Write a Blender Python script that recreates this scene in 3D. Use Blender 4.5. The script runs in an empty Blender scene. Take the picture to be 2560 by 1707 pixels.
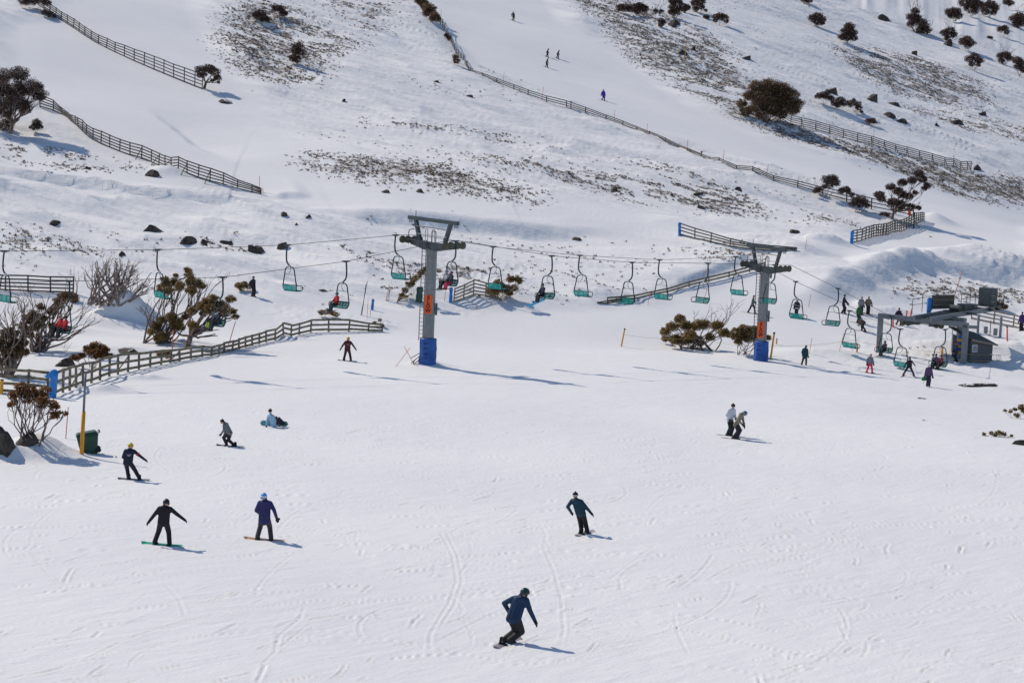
import bpy, math, random
import numpy as np
from mathutils import Vector, Matrix

random.seed(7)
rng = np.random.default_rng(7)
scene = bpy.context.scene
COL = scene.collection
PI = math.pi

# ------------------------------------------------------------------ camera
F = 5000.0                      # focal length in photograph pixels (2560 wide)
CX, CY = 1280.0, 853.5
PITCH, ROLL = math.radians(5.0), math.radians(2.5)
CZ = 12.45
CAM = np.array([0.0, 0.0, CZ])
cF = np.array([0, math.cos(PITCH), -math.sin(PITCH)])
r0 = np.array([1.0, 0, 0]); u0 = np.array([0, math.sin(PITCH), math.cos(PITCH)])
cR = math.cos(ROLL) * r0 + math.sin(ROLL) * u0
cU = -math.sin(ROLL) * r0 + math.cos(ROLL) * u0
K = 2560.0 / 2352.0             # survey coordinates were read off a 2352 pixel wide print

cd = bpy.data.cameras.new('camera'); cam = bpy.data.objects.new('camera', cd); COL.objects.link(cam)
cd.sensor_width = 36.0; cd.sensor_fit = 'HORIZONTAL'; cd.lens = 36.0 * F / 2560.0
cd.clip_start = 1.0; cd.clip_end = 6000.0
M = Matrix(((cR[0], cU[0], -cF[0], 0), (cR[1], cU[1], -cF[1], 0), (cR[2], cU[2], -cF[2], CZ), (0, 0, 0, 1)))
cam.matrix_world = M
scene.camera = cam

def ray(x, y):
    d = cF + ((x * K - CX) / F) * cR - ((y * K - CY) / F) * cU
    return d                      # parameter along it = depth Z

def proj(p):
    v = np.asarray(p, float) - CAM
    z = v @ cF
    return ((v @ cR) / z * F + CX) / K, (-(v @ cU) / z * F + CY) / K, z

# ------------------------------------------------------------------ noise
def _hash(ix, iy, seed):
    n = (ix.astype(np.int64) * 374761393 + iy.astype(np.int64) * 668265263 + seed * 144269504) & 0xffffffff
    n = ((n ^ (n >> 13)) * 1274126177) & 0xffffffff
    n = n ^ (n >> 16)
    return (n & 0xffffff) / float(0x1000000)

def vnoise(x, y, seed=0):
    x0 = np.floor(x); y0 = np.floor(y)
    fx = x - x0; fy = y - y0
    ux = fx * fx * fx * (fx * (fx * 6 - 15) + 10); uy = fy * fy * fy * (fy * (fy * 6 - 15) + 10)
    a = _hash(x0, y0, seed); b = _hash(x0 + 1, y0, seed); c = _hash(x0, y0 + 1, seed); d = _hash(x0 + 1, y0 + 1, seed)
    return (a + (b - a) * ux + (c - a) * uy + (a - b - c + d) * ux * uy) * 2 - 1

def fbm(x, y, octs=3, seed=0, gain=0.5):
    s = 0; a = 1.0; t = 0
    for i in range(octs):
        s = s + a * vnoise(x * 2 ** i + 17.3 * i, y * 2 ** i - 9.1 * i, seed + 31 * i); t += a; a *= gain
    return s / t

def sstep(a, b, x):
    t = np.clip((x - a) / (b - a), 0, 1)
    return t * t * (3 - 2 * t)

# ------------------------------------------------------------------ terrain: broad shape
def base_h(X, Y):
    X = np.asarray(X, float); Y = np.asarray(Y, float)
    xr_ = X + 6
    near = -0.014 * Y - sstep(95, 150, Y) * (0.018 * np.clip(np.maximum(xr_, 0) - 1.5 + 1.5 * np.exp(-np.maximum(xr_, 0) / 1.5), 0, 60) + 0.035 * 4 * np.logaddexp(0, (np.minimum(X, 60) - 26) / 4))
    hill = -32.55 + 0.178 * Y + .00017 * np.clip(Y - 250, 0, 190) ** 2 + .0646 * np.maximum(Y - 440, 0) * (Y < 1000) + 36.2 * (Y >= 1000) - (0.055 + 0.105 * sstep(178, 330, Y)) * np.clip(X, -110, 160)
    t = sstep(20, 95, X) * sstep(230, 330, Y)
    hill = hill - 0.07 * np.maximum(X - 25, 0) * t
    hill = np.where(Y > 1000, hill - 0.178 * (Y - 1000) + (Y - 1000) * 0.10 - 0.00009 * (Y - 1000) ** 2, hill)
    k = 1.0
    return (near + hill) / 2 + np.sqrt((near - hill) ** 2 + k * k) / 2 - k * 0.12

def hillw(X, Y):
    return 1 / (1 + np.exp(-(Y - 172) / 6.0))

_TS = np.concatenate([np.arange(35, 120, .25), np.arange(120, 260, .4), np.arange(260, 1200, .8)])
def cast(x, y, hf):
    d = ray(x, y)
    P = CAM[None] + _TS[:, None] * d[None]
    g = P[:, 2] - hf(P[:, 0], P[:, 1])
    i = int(np.argmax(g < 0))
    if g[i] >= 0: i = len(_TS) - 1
    i = max(i, 1)
    a, b, ga, gb = _TS[i - 1], _TS[i], g[i - 1], g[i]
    t = a + (b - a) * ga / (ga - gb + 1e-9)
    return CAM + t * d

def W0(x, y):
    p = cast(x, y, base_h); return (p[0], p[1])

# ------------------------------------------------------------------ distance helpers in plan
def poly_sd(X, Y, poly, pad):
    """signed distance to a polygon in plan, positive inside; -pad outside its padded box"""
    P = np.array(poly); out = np.full(X.shape, -float(pad))
    m = (X > P[:, 0].min() - pad) & (X < P[:, 0].max() + pad) & (Y > P[:, 1].min() - pad) & (Y < P[:, 1].max() + pad)
    if not m.any(): return out
    x = X[m]; y = Y[m]; d2 = np.full(x.shape, 1e18); ins = np.zeros(x.shape, bool)
    for i in range(len(P)):
        ax, ay = P[i - 1]; bx, by = P[i]
        ex, ey = bx - ax, by - ay
        t = np.clip(((x - ax) * ex + (y - ay) * ey) / (ex * ex + ey * ey + 1e-12), 0, 1)
        d2 = np.minimum(d2, (x - ax - t * ex) ** 2 + (y - ay - t * ey) ** 2)
        c = ((ay > y) != (by > y)) & (x < (bx - ax) * (y - ay) / (by - ay + 1e-12) + ax)
        ins ^= c
    out[m] = np.where(ins, np.sqrt(d2), -np.sqrt(d2))
    return out

def line_sd(X, Y, pts, pad):
    """(signed distance, 0..1 along) to an open polyline; positive on its left side"""
    P = np.array(pts); D = np.full(X.shape, 1e9); A = np.zeros(X.shape)
    m = (X > P[:, 0].min() - pad) & (X < P[:, 0].max() + pad) & (Y > P[:, 1].min() - pad) & (Y < P[:, 1].max() + pad)
    if not m.any(): return D, A
    x = X[m]; y = Y[m]; best = np.full(x.shape, 1e18); sg = np.ones(x.shape); al = np.zeros(x.shape)
    L = np.hypot(*(P[1:] - P[:-1]).T); cum = np.concatenate([[0], np.cumsum(L)])
    for i in range(len(P) - 1):
        ax, ay = P[i]; bx, by = P[i + 1]; ex, ey = bx - ax, by - ay
        t = np.clip(((x - ax) * ex + (y - ay) * ey) / (ex * ex + ey * ey + 1e-12), 0, 1)
        d2 = (x - ax - t * ex) ** 2 + (y - ay - t * ey) ** 2
        c = d2 < best
        best = np.where(c, d2, best)
        sg = np.where(c, np.sign(ex * (y - ay) - ey * (x - ax)), sg)
        al = np.where(c, (cum[i] + t * L[i]) / cum[-1], al)
    D[m] = np.sqrt(best) * sg; A[m] = al
    return D, A

# ------------------------------------------------------------------ surveyed areas (points on the photograph put on the slope)
def WP(pts): return [W0(*p) for p in pts]
PISTES = [WP(p) for p in (
    [(0, 45), (100, 40), (115, 5), (440, -30), (480, 70), (560, 185), (690, 320), (830, 365), (1000, 400), (1250, 478), (1500, 515), (1560, 560), (1300, 525), (1000, 503), (700, 486), (600, 448), (430, 400), (270, 352), (150, 270), (0, 210)],
    [(950, -30), (1250, -30), (1300, 60), (1440, 140), (1600, 245), (1750, 318), (1950, 378), (2200, 450), (2380, 480), (2380, 600), (2100, 615), (1950, 660), (1880, 640), (1900, 600), (1960, 560), (2110, 500), (1950, 440), (1600, 345), (1300, 232), (1070, 150), (1000, 45)],
    [(0, 340), (300, 380), (600, 450), (1000, 505), (1500, 560), (1800, 590), (1800, 580), (1500, 530), (700, 470), (560, 462), (300, 440), (0, 395)],
    [(560, 690), (900, 690), (1300, 690), (1500, 680), (1750, 625), (1880, 690), (2352, 735), (2352, 800), (560, 800)],
)]
GRASS = [(WP(p), d) for p, d in (
    ([(495, 45), (560, 15), (690, 35), (760, 90), (840, 112), (760, 150), (750, 200), (650, 190), (560, 170), (490, 112)], 0.92),
    ([(680, 350), (800, 368), (960, 385), (1100, 425), (1260, 480), (1230, 492), (1100, 472), (950, 446), (800, 422), (690, 390)], 1.05),
    ([(830, 278), (1000, 295), (1190, 325), (1230, 345), (1050, 340), (850, 300)], 0.62),
    ([(1040, 372), (1200, 385), (1400, 425), (1600, 445), (1740, 480), (1760, 512), (1600, 500), (1400, 455), (1200, 415), (1060, 390)], 0.79),
    ([(1380, 400), (1480, 395), (1720, 460), (1740, 490), (1500, 440)], 0.67),
    ([(1275, -20), (1420, -10), (1600, 70), (1700, 130), (1740, 215), (1690, 275), (1560, 205), (1460, 145), (1370, 65)], 0.89),
    ([(1690, 272), (1800, 292), (1950, 325), (2230, 392), (2400, 420), (2400, 480), (2200, 445), (1950, 368), (1750, 305)], 1.02),
    ([(1900, 110), (1990, 108), (2100, 135), (2250, 190), (2300, 245), (2180, 250), (2050, 215), (1960, 165)], 0.79),
    ([(2060, 240), (2200, 260), (2400, 300), (2400, 360), (2250, 315), (2100, 275)], 0.62),
    ([(-20, 318), (120, 335), (230, 365), (330, 392), (200, 400), (60, 375), (-20, 350)], 0.67),
    ([(-20, 528), (60, 535), (215, 570), (225, 588), (60, 582), (-20, 575)], 0.97),
    ([(430, 540), (520, 540), (590, 560), (560, 580), (450, 560)], 0.62),
    ([(800, 580), (1010, 585), (1230, 610), (1420, 640), (1400, 665), (1200, 655), (1000, 650), (850, 625)], 0.59),
    ([(1600, 598), (1690, 602), (1745, 622), (1700, 632), (1620, 622)], 1.02),
    ([(2070, 684), (2180, 676), (2380, 692), (2380, 725), (2250, 715), (2140, 715), (2050, 700)], 1.02),
    ([(700, -20), (930, -20), (900, 90), (840, 95), (760, 40)], 0.50),
    ([(1960, 520), (2110, 515), (2130, 540), (2020, 560)], 0.01),
    ([(1850, 500), (1930, 498), (1950, 525), (1870, 535)], 0.67),
)]
BANKS = [(WP(p), H, w, L, r) for p, H, w, L, r in (
    # polyline listed so that the raised far side lies to its left; H height, w ramp, L decay length, r roughness
    ([(-300, 375), (-60, 396), (0, 404), (160, 428), (300, 452), (420, 470), (520, 482), (700, 492)], 1.15, .7, 9, 0.05),
    ([(560, 486), (640, 489), (770, 494), (900, 503), (1060, 515), (1200, 530), (1500, 552)], 1.3, 2.6, 14, 0.2),
    ([(1760, 725), (1900, 698), (1990, 680), (2080, 660), (2160, 652), (2260, 656), (2600, 662)], 2.0, 4.4, 26, 0.05),
    ([(330, 240), (350, 255), (400, 285), (450, 325), (520, 358), (560, 372)], -.6, 1.6, 9, 0.2),
    ([(620, 455), (660, 452), (725, 456)], .5, 1.2, 5, 0.1),
    ([(1480, 668), (1560, 657), (1650, 640), (1760, 618)], .45, 1.0, 6, 0.4),
)]
def MND(x, y, h, rx, ry, ang=0, r=.2):
    p = W0(x, y); return (p[0], p[1], h, rx, ry, ang, r)
MOUNDS = [MND(*a) for a in (
    (1900, 588, .9, 2.9, 1.6, 0, .3), (255, 732, 1.2, 1.9, .75, 0, .2), (292, 736, 1.55, 1.6, .75, 0, .2), (330, 742, 1.3, 2.0, .75, 0, .2), (210, 745, .6, 4.5, 1.6, 0, .12), (330, 868, .3, 1.5, .6, .5, .5), (250, 890, .25, 1.6, .7, .5, .5), (545, 822, .22, 1.6, .5, .5, .5), (60, 800, .7, 2.6, 1.4, 0, .2), (110, 860, .5, 3.0, 1.4, 0, .2), (300, 818, .6, 4, 1.5, 0, .2), (420, 790, .4, 3, 1.4, 0, .2),
    (240, 897, .4, 1.6, .8, .5, .5), (78, 1044, 1.0, 1.8, 1.4, -.3, .2), (20, 1056, .55, 1.3, .7, 0, .3), (2150, 505, 1.0, 2.2, 3, 0, .2),
    (985, 838, .38, 1.5, 1.2, 0, .1), (1985, 712, .5, 1.2, 1.2, 0, .6), (2040, 725, .5, 2.5, 1.0, 0, .6),
    (60, 235, .7, 4, 2, 0, .2), (380, 400, .5, 2.0, 1.2, 0, .2), (1880, 815, .5, 4.0, 2.0, 0, .2),
    (2150, 800, .3, 3.5, 1.2, 0, .7), (2320, 820, .35, 3, 1.0, 0, .5), (620, 780, .35, 3.0, .8, .4, .6),
    (2300, 895, .35, 2.5, 1.6, 0, .1), (880, 750, .3, 1.2, .8, 0, .5), (40, 900, .2, 3.0, 1.0, 0, .2), (120, 760, .5, 5, 2, 0, .2),
    (1870, 545, .4, 3.0, 1.5, 0, .3), (700, 610, .5, 7, 3, 0, .2), (500, 520, .5, 8, 4, 0, .2), (2240, 395, .5, 1.6, 1.6, 0, .1),
)]

# ski and board tracks carved in the near slope: random arcs plus the surveyed ones
TRACKS = []
def arc_track(x0, y0, hd, curv, n, step):
    pts = [(x0, y0)]; h = hd
    for i in range(n):
        x0 += math.cos(h) * step; y0 += math.sin(h) * step; h += curv * step; pts.append((x0, y0))
    return pts
for i in range(420):
    yy = random.uniform(50, 150); xx = random.uniform(-.25, .25) * yy
    hd = random.choice([random.gauss(.75, .3), random.gauss(1.1, .3), random.gauss(2.0, .45)])
    TRACKS.append((arc_track(xx, yy, hd, random.gauss(0, .10), random.randint(6, 16), 1.0), random.uniform(.008, .026), random.uniform(.022, .05)))
for p in ([(1010, 1215), (1040, 1275), (1050, 1330), (1030, 1385), (990, 1450), (985, 1500)], [(1022, 1215), (1052, 1275), (1062, 1330), (1042, 1390), (1000, 1450)],
          [(1235, 1185), (1255, 1225), (1250, 1260), (1270, 1300), (1290, 1370), (1296, 1440), (1285, 1490)], [(380, 1350), (410, 1380), (425, 1420)],
          [(1930, 1430), (1945, 1470), (2010, 1500)], [(980, 1480), (1100, 1420), (1250, 1350), (1400, 1305), (1560, 1265)],
          [(1300, 1420), (1400, 1380), (1600, 1310), (1800, 1260)], [(600, 1240), (900, 1200), (1150, 1150)], [(1200, 980), (1450, 955), (1640, 925)],
          [(630, 1500), (640, 1460), (690, 1420), (700, 1390)], [(1380, 1100), (1480, 1060), (1580, 1030)]):
    TRACKS.append((WP(p), .018, .045))

# short scuffs and edge marks left by passing boards
for i in range(620):
    yy = random.uniform(48, 125); xx = random.uniform(-.27, .27) * yy
    TRACKS.append((arc_track(xx, yy, random.choice([random.gauss(.7, .3), random.gauss(1.2, .3)]), random.gauss(0, .15), random.randint(2, 5), random.uniform(.2, .5)), random.uniform(.02, .05), random.uniform(.03, .06)))
TRAMPLED = [WP(p) for p in ([(1985, 738), (2230, 745), (2380, 790), (2380, 842), (2100, 838), (1900, 812)], [(560, 705), (720, 700), (900, 735), (880, 765), (700, 762)], [(1020, 690), (1110, 690), (1100, 705), (1020, 705)])]

def height(X, Y, fine=True, tracks=True):
    X = np.asarray(X, float); Y = np.asarray(Y, float)
    z = base_h(X, Y)
    w = hillw(X, Y)
    pist = np.zeros(X.shape)
    for P in PISTES: pist = np.maximum(pist, sstep(-4, 3, poly_sd(X, Y, P, 12)))
    off = np.maximum(w, sstep(-.25, -.19, X / np.maximum(Y, 1)) * 0) * (1 - pist)
    # broad rolls of the hill and of the near run
    z = z + w * 1.1 * fbm(X / 55 + 3, Y / 48, 2, 5) + (1 - w) * 0.16 * fbm(X / 14, Y / 20, 2, 9)
    # wind drifts, drawn out along the slope
    a = -.52; xr = X * math.cos(a) + Y * math.sin(a); yr = -X * math.sin(a) + Y * math.cos(a)
    z = z + w * (.35 + .65 * off) * 1.0 * fbm(xr / 34, yr / 10, 2, 15)
    dn = fbm(xr / 20, yr / 4.2, 3, 21)
    z = z + off * (1.0 * (1 - np.abs(dn)) ** 2 * sstep(-.2, .5, fbm(X / 40, Y / 35, 2, 77) + .25) + .50 * np.maximum(fbm(xr / 8.5, yr / 1.5, 2, 33), -.12))
    for pts, H, bw, L, r in BANKS:
        D, A = line_sd(X, Y, pts, 45)
        m = np.abs(D) < 60
        if m.any():
            d = D[m]; aa = A[m]
            if r > 0 and fine: d = d + r * bw * fbm(X[m] / 4.0, Y[m] / 4.0, 3, 51)
            e = sstep(0, .4, aa) * sstep(0, .4, 1 - aa)
            z[m] += e * H * sstep(-bw / 2, bw / 2, d) * np.exp(-np.maximum(d - bw / 2, 0) / L)
    for mx, my, H, rx, ry, an, r in MOUNDS:
        m = (np.abs(X - mx) < 3.2 * max(rx, ry)) & (np.abs(Y - my) < 3.2 * max(rx, ry))
        if m.any():
            dx = X[m] - mx; dy = Y[m] - my
            q = ((dx * math.cos(an) + dy * math.sin(an)) / rx) ** 2 + ((-dx * math.sin(an) + dy * math.cos(an)) / ry) ** 2
            b = np.exp(-q * 1.2)
            z[m] += H * b * (1 + r * .6 * (fbm(X[m] / .7, Y[m] / .7, 3, 61) if fine else 0))
    if fine:
        gr = grass_mask(X, Y)
        z = z + gr * .17 * np.maximum(fbm(X / 1.1, Y / 1.0, 2, 90), -.2)
        z = z + off * .05 * fbm(xr / 1.8, yr / .55, 2, 45) + w * pist * .035 * fbm(xr / 7, yr / .9, 2, 46)
        nr = (1 - w)
        b = .785; xs = X * math.cos(b) + Y * math.sin(b); ys = -X * math.sin(b) + Y * math.cos(b)
        z = z + nr * (.010 * fbm(xs / 1.6, ys / .30, 2, 71) + .016 * fbm(X / 1.3, Y / 1.8, 2, 72))
        for P in TRAMPLED:
            z = z + sstep(-1.5, 1, poly_sd(X, Y, P, 4)) * .075 * fbm(X / .55, Y / .8, 3, 83)
        zn = np.zeros(X.shape)
        if tracks:
            sel = np.nonzero((Y.ravel() < 136) & (Y.ravel() > 40) & (np.abs(X.ravel()) < .31 * (Y.ravel() + 20)))[0]
            Xs = X.ravel()[sel]; Ys = Y.ravel()[sel]; acc = np.zeros(len(sel)); od = np.argsort(Ys, kind='stable'); Xs = Xs[od]; Ys = Ys[od]
            for pts, dp, tw in TRACKS:
                q = np.array(pts); i0, i1 = np.searchsorted(Ys, (q[:, 1].min() - .3, q[:, 1].max() + .3))
                if i1 <= i0: continue
                D, A = line_sd(Xs[i0:i1], Ys[i0:i1], pts, .3)
                m = np.nonzero(np.abs(D) < 4 * tw)[0]
                if len(m):
                    d = np.abs(D[m]) / tw
                    acc[i0 + m] += dp * (-np.exp(-d * d) + .8 * np.exp(-((d - 1.7) / .7) ** 2)) * sstep(0, .1, A[m]) * sstep(0, .1, 1 - A[m]) * (1 - sstep(95, 135, Ys[i0 + m]))
            back = np.empty(len(sel)); back[od] = acc; zf = zn.ravel(); zf[sel] = back; zn = zf.reshape(X.shape)
        z = z + nr * zn
    return z

def grass_mask(X, Y):
    g = np.zeros(X.shape)
    xr = X * .868 - Y * .497; yr = X * .497 + Y * .868
    n = fbm(xr / 4.6, yr / 1.7, 3, 101, .6) * .95 + .30 * fbm(X / 15, Y / 15, 2, 103)
    for P, d in GRASS:
        s = poly_sd(X, Y, P, 10)
        v = sstep(-5, 5, s)
        g = np.maximum(g, v * sstep(-.16, .10, n + (d - .62) * .95))
    return g

def hsmooth(X, Y): return height(np.atleast_1d(X), np.atleast_1d(Y), False)
def gz(x, y): return float(height(np.array([x]), np.array([y]), True, False)[0])
def G(x, y):
    """the spot on the snow seen at (x, y) of the survey print"""
    p = cast(x, y, hsmooth)
    return Vector((p[0], p[1], gz(p[0], p[1])))
def mpp(p):
    """metres per survey pixel at point p"""
    return float((np.array(p) - CAM) @ cF) / F * K
# ------------------------------------------------------------------ materials
def nodes(name):
    m = bpy.data.materials.new(name); m.use_nodes = True
    nt = m.node_tree; b = nt.nodes['Principled BSDF']
    return m, nt, b

def mat(name, col, rough=.6, metal=0.0, var=.18, scale=6.0, col2=None, bump=0.0, rnd=False, spec=.4, trans=0.0):
    """plain procedural material: base colour broken up by noise (and per loose piece when rnd)"""
    m, nt, b = nodes(name)
    tc = nt.nodes.new('ShaderNodeTexCoord'); nz = nt.nodes.new('ShaderNodeTexNoise')
    nz.inputs['Scale'].default_value = scale; nz.inputs['Detail'].default_value = 4
    nt.links.new(tc.outputs['Object'], nz.inputs['Vector'])
    cr = nt.nodes.new('ShaderNodeValToRGB')
    lo = [max(0, c * (1 - var)) for c in col]; hi = [min(1, c * (1 + var)) for c in (col2 or col)]
    cr.color_ramp.elements[0].position = .32; cr.color_ramp.elements[1].position = .68
    cr.color_ramp.elements[0].color = (*lo, 1); cr.color_ramp.elements[1].color = (*hi, 1)
    if rnd:
        ge = nt.nodes.new('ShaderNodeNewGeometry'); mx = nt.nodes.new('ShaderNodeMath'); mx.operation = 'MULTIPLY_ADD'
        mx.inputs[1].default_value = .6
        ma = nt.nodes.new('ShaderNodeMath'); ma.operation = 'MULTIPLY'; ma.inputs[1].default_value = .45
        nt.links.new(nz.outputs['Fac'], ma.inputs[0])
        nt.links.new(ge.outputs['Random Per Island'], mx.inputs[0]); nt.links.new(ma.outputs[0], mx.inputs[2])
        nt.links.new(mx.outputs[0], cr.inputs['Fac'])
    else:
        nt.links.new(nz.outputs['Fac'], cr.inputs['Fac'])
    nt.links.new(cr.outputs['Color'], b.inputs['Base Color'])
    b.inputs['Roughness'].default_value = rough; b.inputs['Metallic'].default_value = metal
    b.inputs['Specular IOR Level'].default_value = spec
    if bump:
        bp = nt.nodes.new('ShaderNodeBump'); bp.inputs['Strength'].default_value = bump; bp.inputs['Distance'].default_value = .02
        nt.links.new(nz.outputs['Fac'], bp.inputs['Height']); nt.links.new(bp.outputs[0], b.inputs['Normal'])
    if trans:
        tr = nt.nodes.new('ShaderNodeBsdfTranslucent'); ms = nt.nodes.new('ShaderNodeMixShader'); ms.inputs[0].default_value = trans
        nt.links.new(cr.outputs['Color'], tr.inputs['Color']); nt.links.new(b.outputs[0], ms.inputs[1]); nt.links.new(tr.outputs[0], ms.inputs[2])
        nt.links.new(ms.outputs[0], nt.nodes['Material Output'].inputs['Surface'])
    return m

def snow_mat():
    m, nt, b = nodes('snow')
    N = nt.nodes.new; L = nt.links.new
    tc = N('ShaderNodeTexCoord')
    def noise(scale, detail, rot=0.0, sx=1.0, sy=1.0, rough=.55):
        mp = N('ShaderNodeMapping'); mp.vector_type = 'TEXTURE'; mp.inputs['Rotation'].default_value[2] = rot
        mp.inputs['Scale'].default_value = (1 / sx, 1 / sy, 1)
        L(tc.outputs['Object'], mp.inputs['Vector'])
        n = N('ShaderNodeTexNoise'); n.inputs['Scale'].default_value = scale; n.inputs['Detail'].default_value = detail
        n.inputs['Roughness'].default_value = rough
        L(mp.outputs[0], n.inputs['Vector']); return n.outputs['Fac']
    def attr(n):
        a = N('ShaderNodeAttribute'); a.attribute_name = n; return a.outputs['Fac']
    def math2(op, a, c):
        k = N('ShaderNodeMath'); k.operation = op
        for i, v in enumerate((a, c)):
            if isinstance(v, (int, float)): k.inputs[i].default_value = v
            else: L(v, k.inputs[i])
        return k.outputs[0]
    near = attr('near'); rough_ = attr('rough'); grass = attr('grass')
    # bump: raked streaks along the run, lumps, crust off the run
    st = noise(5.5, 4, .85, .14, 1.0)
    st2 = noise(2.6, 4, 1.12, .10, 1.0)
    st3 = noise(9.0, 4, .55, .09, 1.0)
    patch = noise(.22, 3, .4, .6, 1.0)
    grit = noise(14.0, 3, .9, .45, 1.0, .7)
    lump = noise(1.6, 6, 0, 1, 1, .65)
    crust = noise(.9, 5, -.55, .2, 1.0, .58)
    h = math2('ADD', math2('MULTIPLY', math2('ADD', math2('ADD', st, math2('MULTIPLY', st2, .8)), math2('MULTIPLY', st3, .5)), math2('MULTIPLY', math2('MULTIPLY', near, math2('ADD', .25, patch)), .024)),
              math2('ADD', math2('ADD', math2('MULTIPLY', lump, .035), math2('MULTIPLY', math2('MULTIPLY', grit, near), .016)), math2('MULTIPLY', crust, math2('ADD', math2('MULTIPLY', rough_, .30), math2('MULTIPLY', math2('SUBTRACT', 1.0, near), .06)))))
    bp = N('ShaderNodeBump'); bp.inputs['Strength'].default_value = .9; bp.inputs['Distance'].default_value = 1.0
    L(h, bp.inputs['Height']); L(bp.outputs[0], b.inputs['Normal'])
    # clean snow, a little dust, and bare heath showing through where the cover is thin
    big = noise(.05, 4, 0, 1, 1)
    cr = N('ShaderNodeValToRGB'); cr.color_ramp.elements[0].color = (.815, .81, .81, 1); cr.color_ramp.elements[1].color = (.90, .888, .872, 1)
    cr.color_ramp.elements[0].position = .3; cr.color_ramp.elements[1].position = .7
    L(big, cr.inputs['Fac'])
    gn = noise(1.3, 6, -.5, .40, 1.0, .72)
    gm = N('ShaderNodeMapRange'); gm.inputs['From Min'].default_value = .44; gm.inputs['From Max'].default_value = .56
    L(math2('ADD', gn, math2('MULTIPLY', math2('SUBTRACT', grass, 1.0), .35)), gm.inputs['Value'])
    gs = math2('MULTIPLY', gm.outputs[0], math2('MULTIPLY', grass, .85))
    hc = N('ShaderNodeValToRGB'); hc.color_ramp.elements[0].color = (.075, .056, .043, 1); hc.color_ramp.elements[1].color = (.24, .175, .125, 1)
    L(noise(6, 3), hc.inputs['Fac'])
    mx = N('ShaderNodeMix'); mx.data_type = 'RGBA'
    L(gs, mx.inputs['Factor']); L(cr.outputs[0], mx.inputs[6]); L(hc.outputs[0], mx.inputs[7])
    L(mx.outputs[2], b.inputs['Base Color'])
    b.inputs['Roughness'].default_value = .75; b.inputs['Specular IOR Level'].default_value = .25
    return m

def rock_mat():
    m, nt, b = nodes('granite')
    N = nt.nodes.new; L = nt.links.new
    tc = N('ShaderNodeTexCoord'); n1 = N('ShaderNodeTexNoise'); n1.inputs['Scale'].default_value = 2.5; n1.inputs['Detail'].default_value = 6
    L(tc.outputs['Object'], n1.inputs['Vector'])
    cr = N('ShaderNodeValToRGB'); cr.color_ramp.elements[0].color = (.022, .018, .015, 1); cr.color_ramp.elements[1].color = (.115, .09, .07, 1)
    cr.color_ramp.elements[0].position = .35; cr.color_ramp.elements[1].position = .72
    L(n1.outputs['Fac'], cr.inputs['Fac'])
    g = N('ShaderNodeNewGeometry'); sx = N('ShaderNodeSeparateXYZ'); L(g.outputs['Normal'], sx.inputs[0])
    ad = N('ShaderNodeMath'); ad.operation = 'MULTIPLY_ADD'; ad.inputs[1].default_value = .55; L(n1.outputs['Fac'], ad.inputs[0]); L(sx.outputs['Z'], ad.inputs[2])
    mr = N('ShaderNodeMapRange'); mr.inputs['From Min'].default_value = 1.20; mr.inputs['From Max'].default_value = 1.27; L(ad.outputs[0], mr.inputs['Value'])
    mx = N('ShaderNodeMix'); mx.data_type = 'RGBA'; L(mr.outputs[0], mx.inputs['Factor']); L(cr.outputs[0], mx.inputs[6]); mx.inputs[7].default_value = (.84, .85, .88, 1)
    L(mx.outputs[2], b.inputs['Base Color']); b.inputs['Roughness'].default_value = .85
    bp = N('ShaderNodeBump'); bp.inputs['Strength'].default_value = .6; bp.inputs['Distance'].default_value = .15
    L(n1.outputs['Fac'], bp.inputs['Height']); L(bp.outputs[0], b.inputs['Normal'])
    return m

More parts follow.
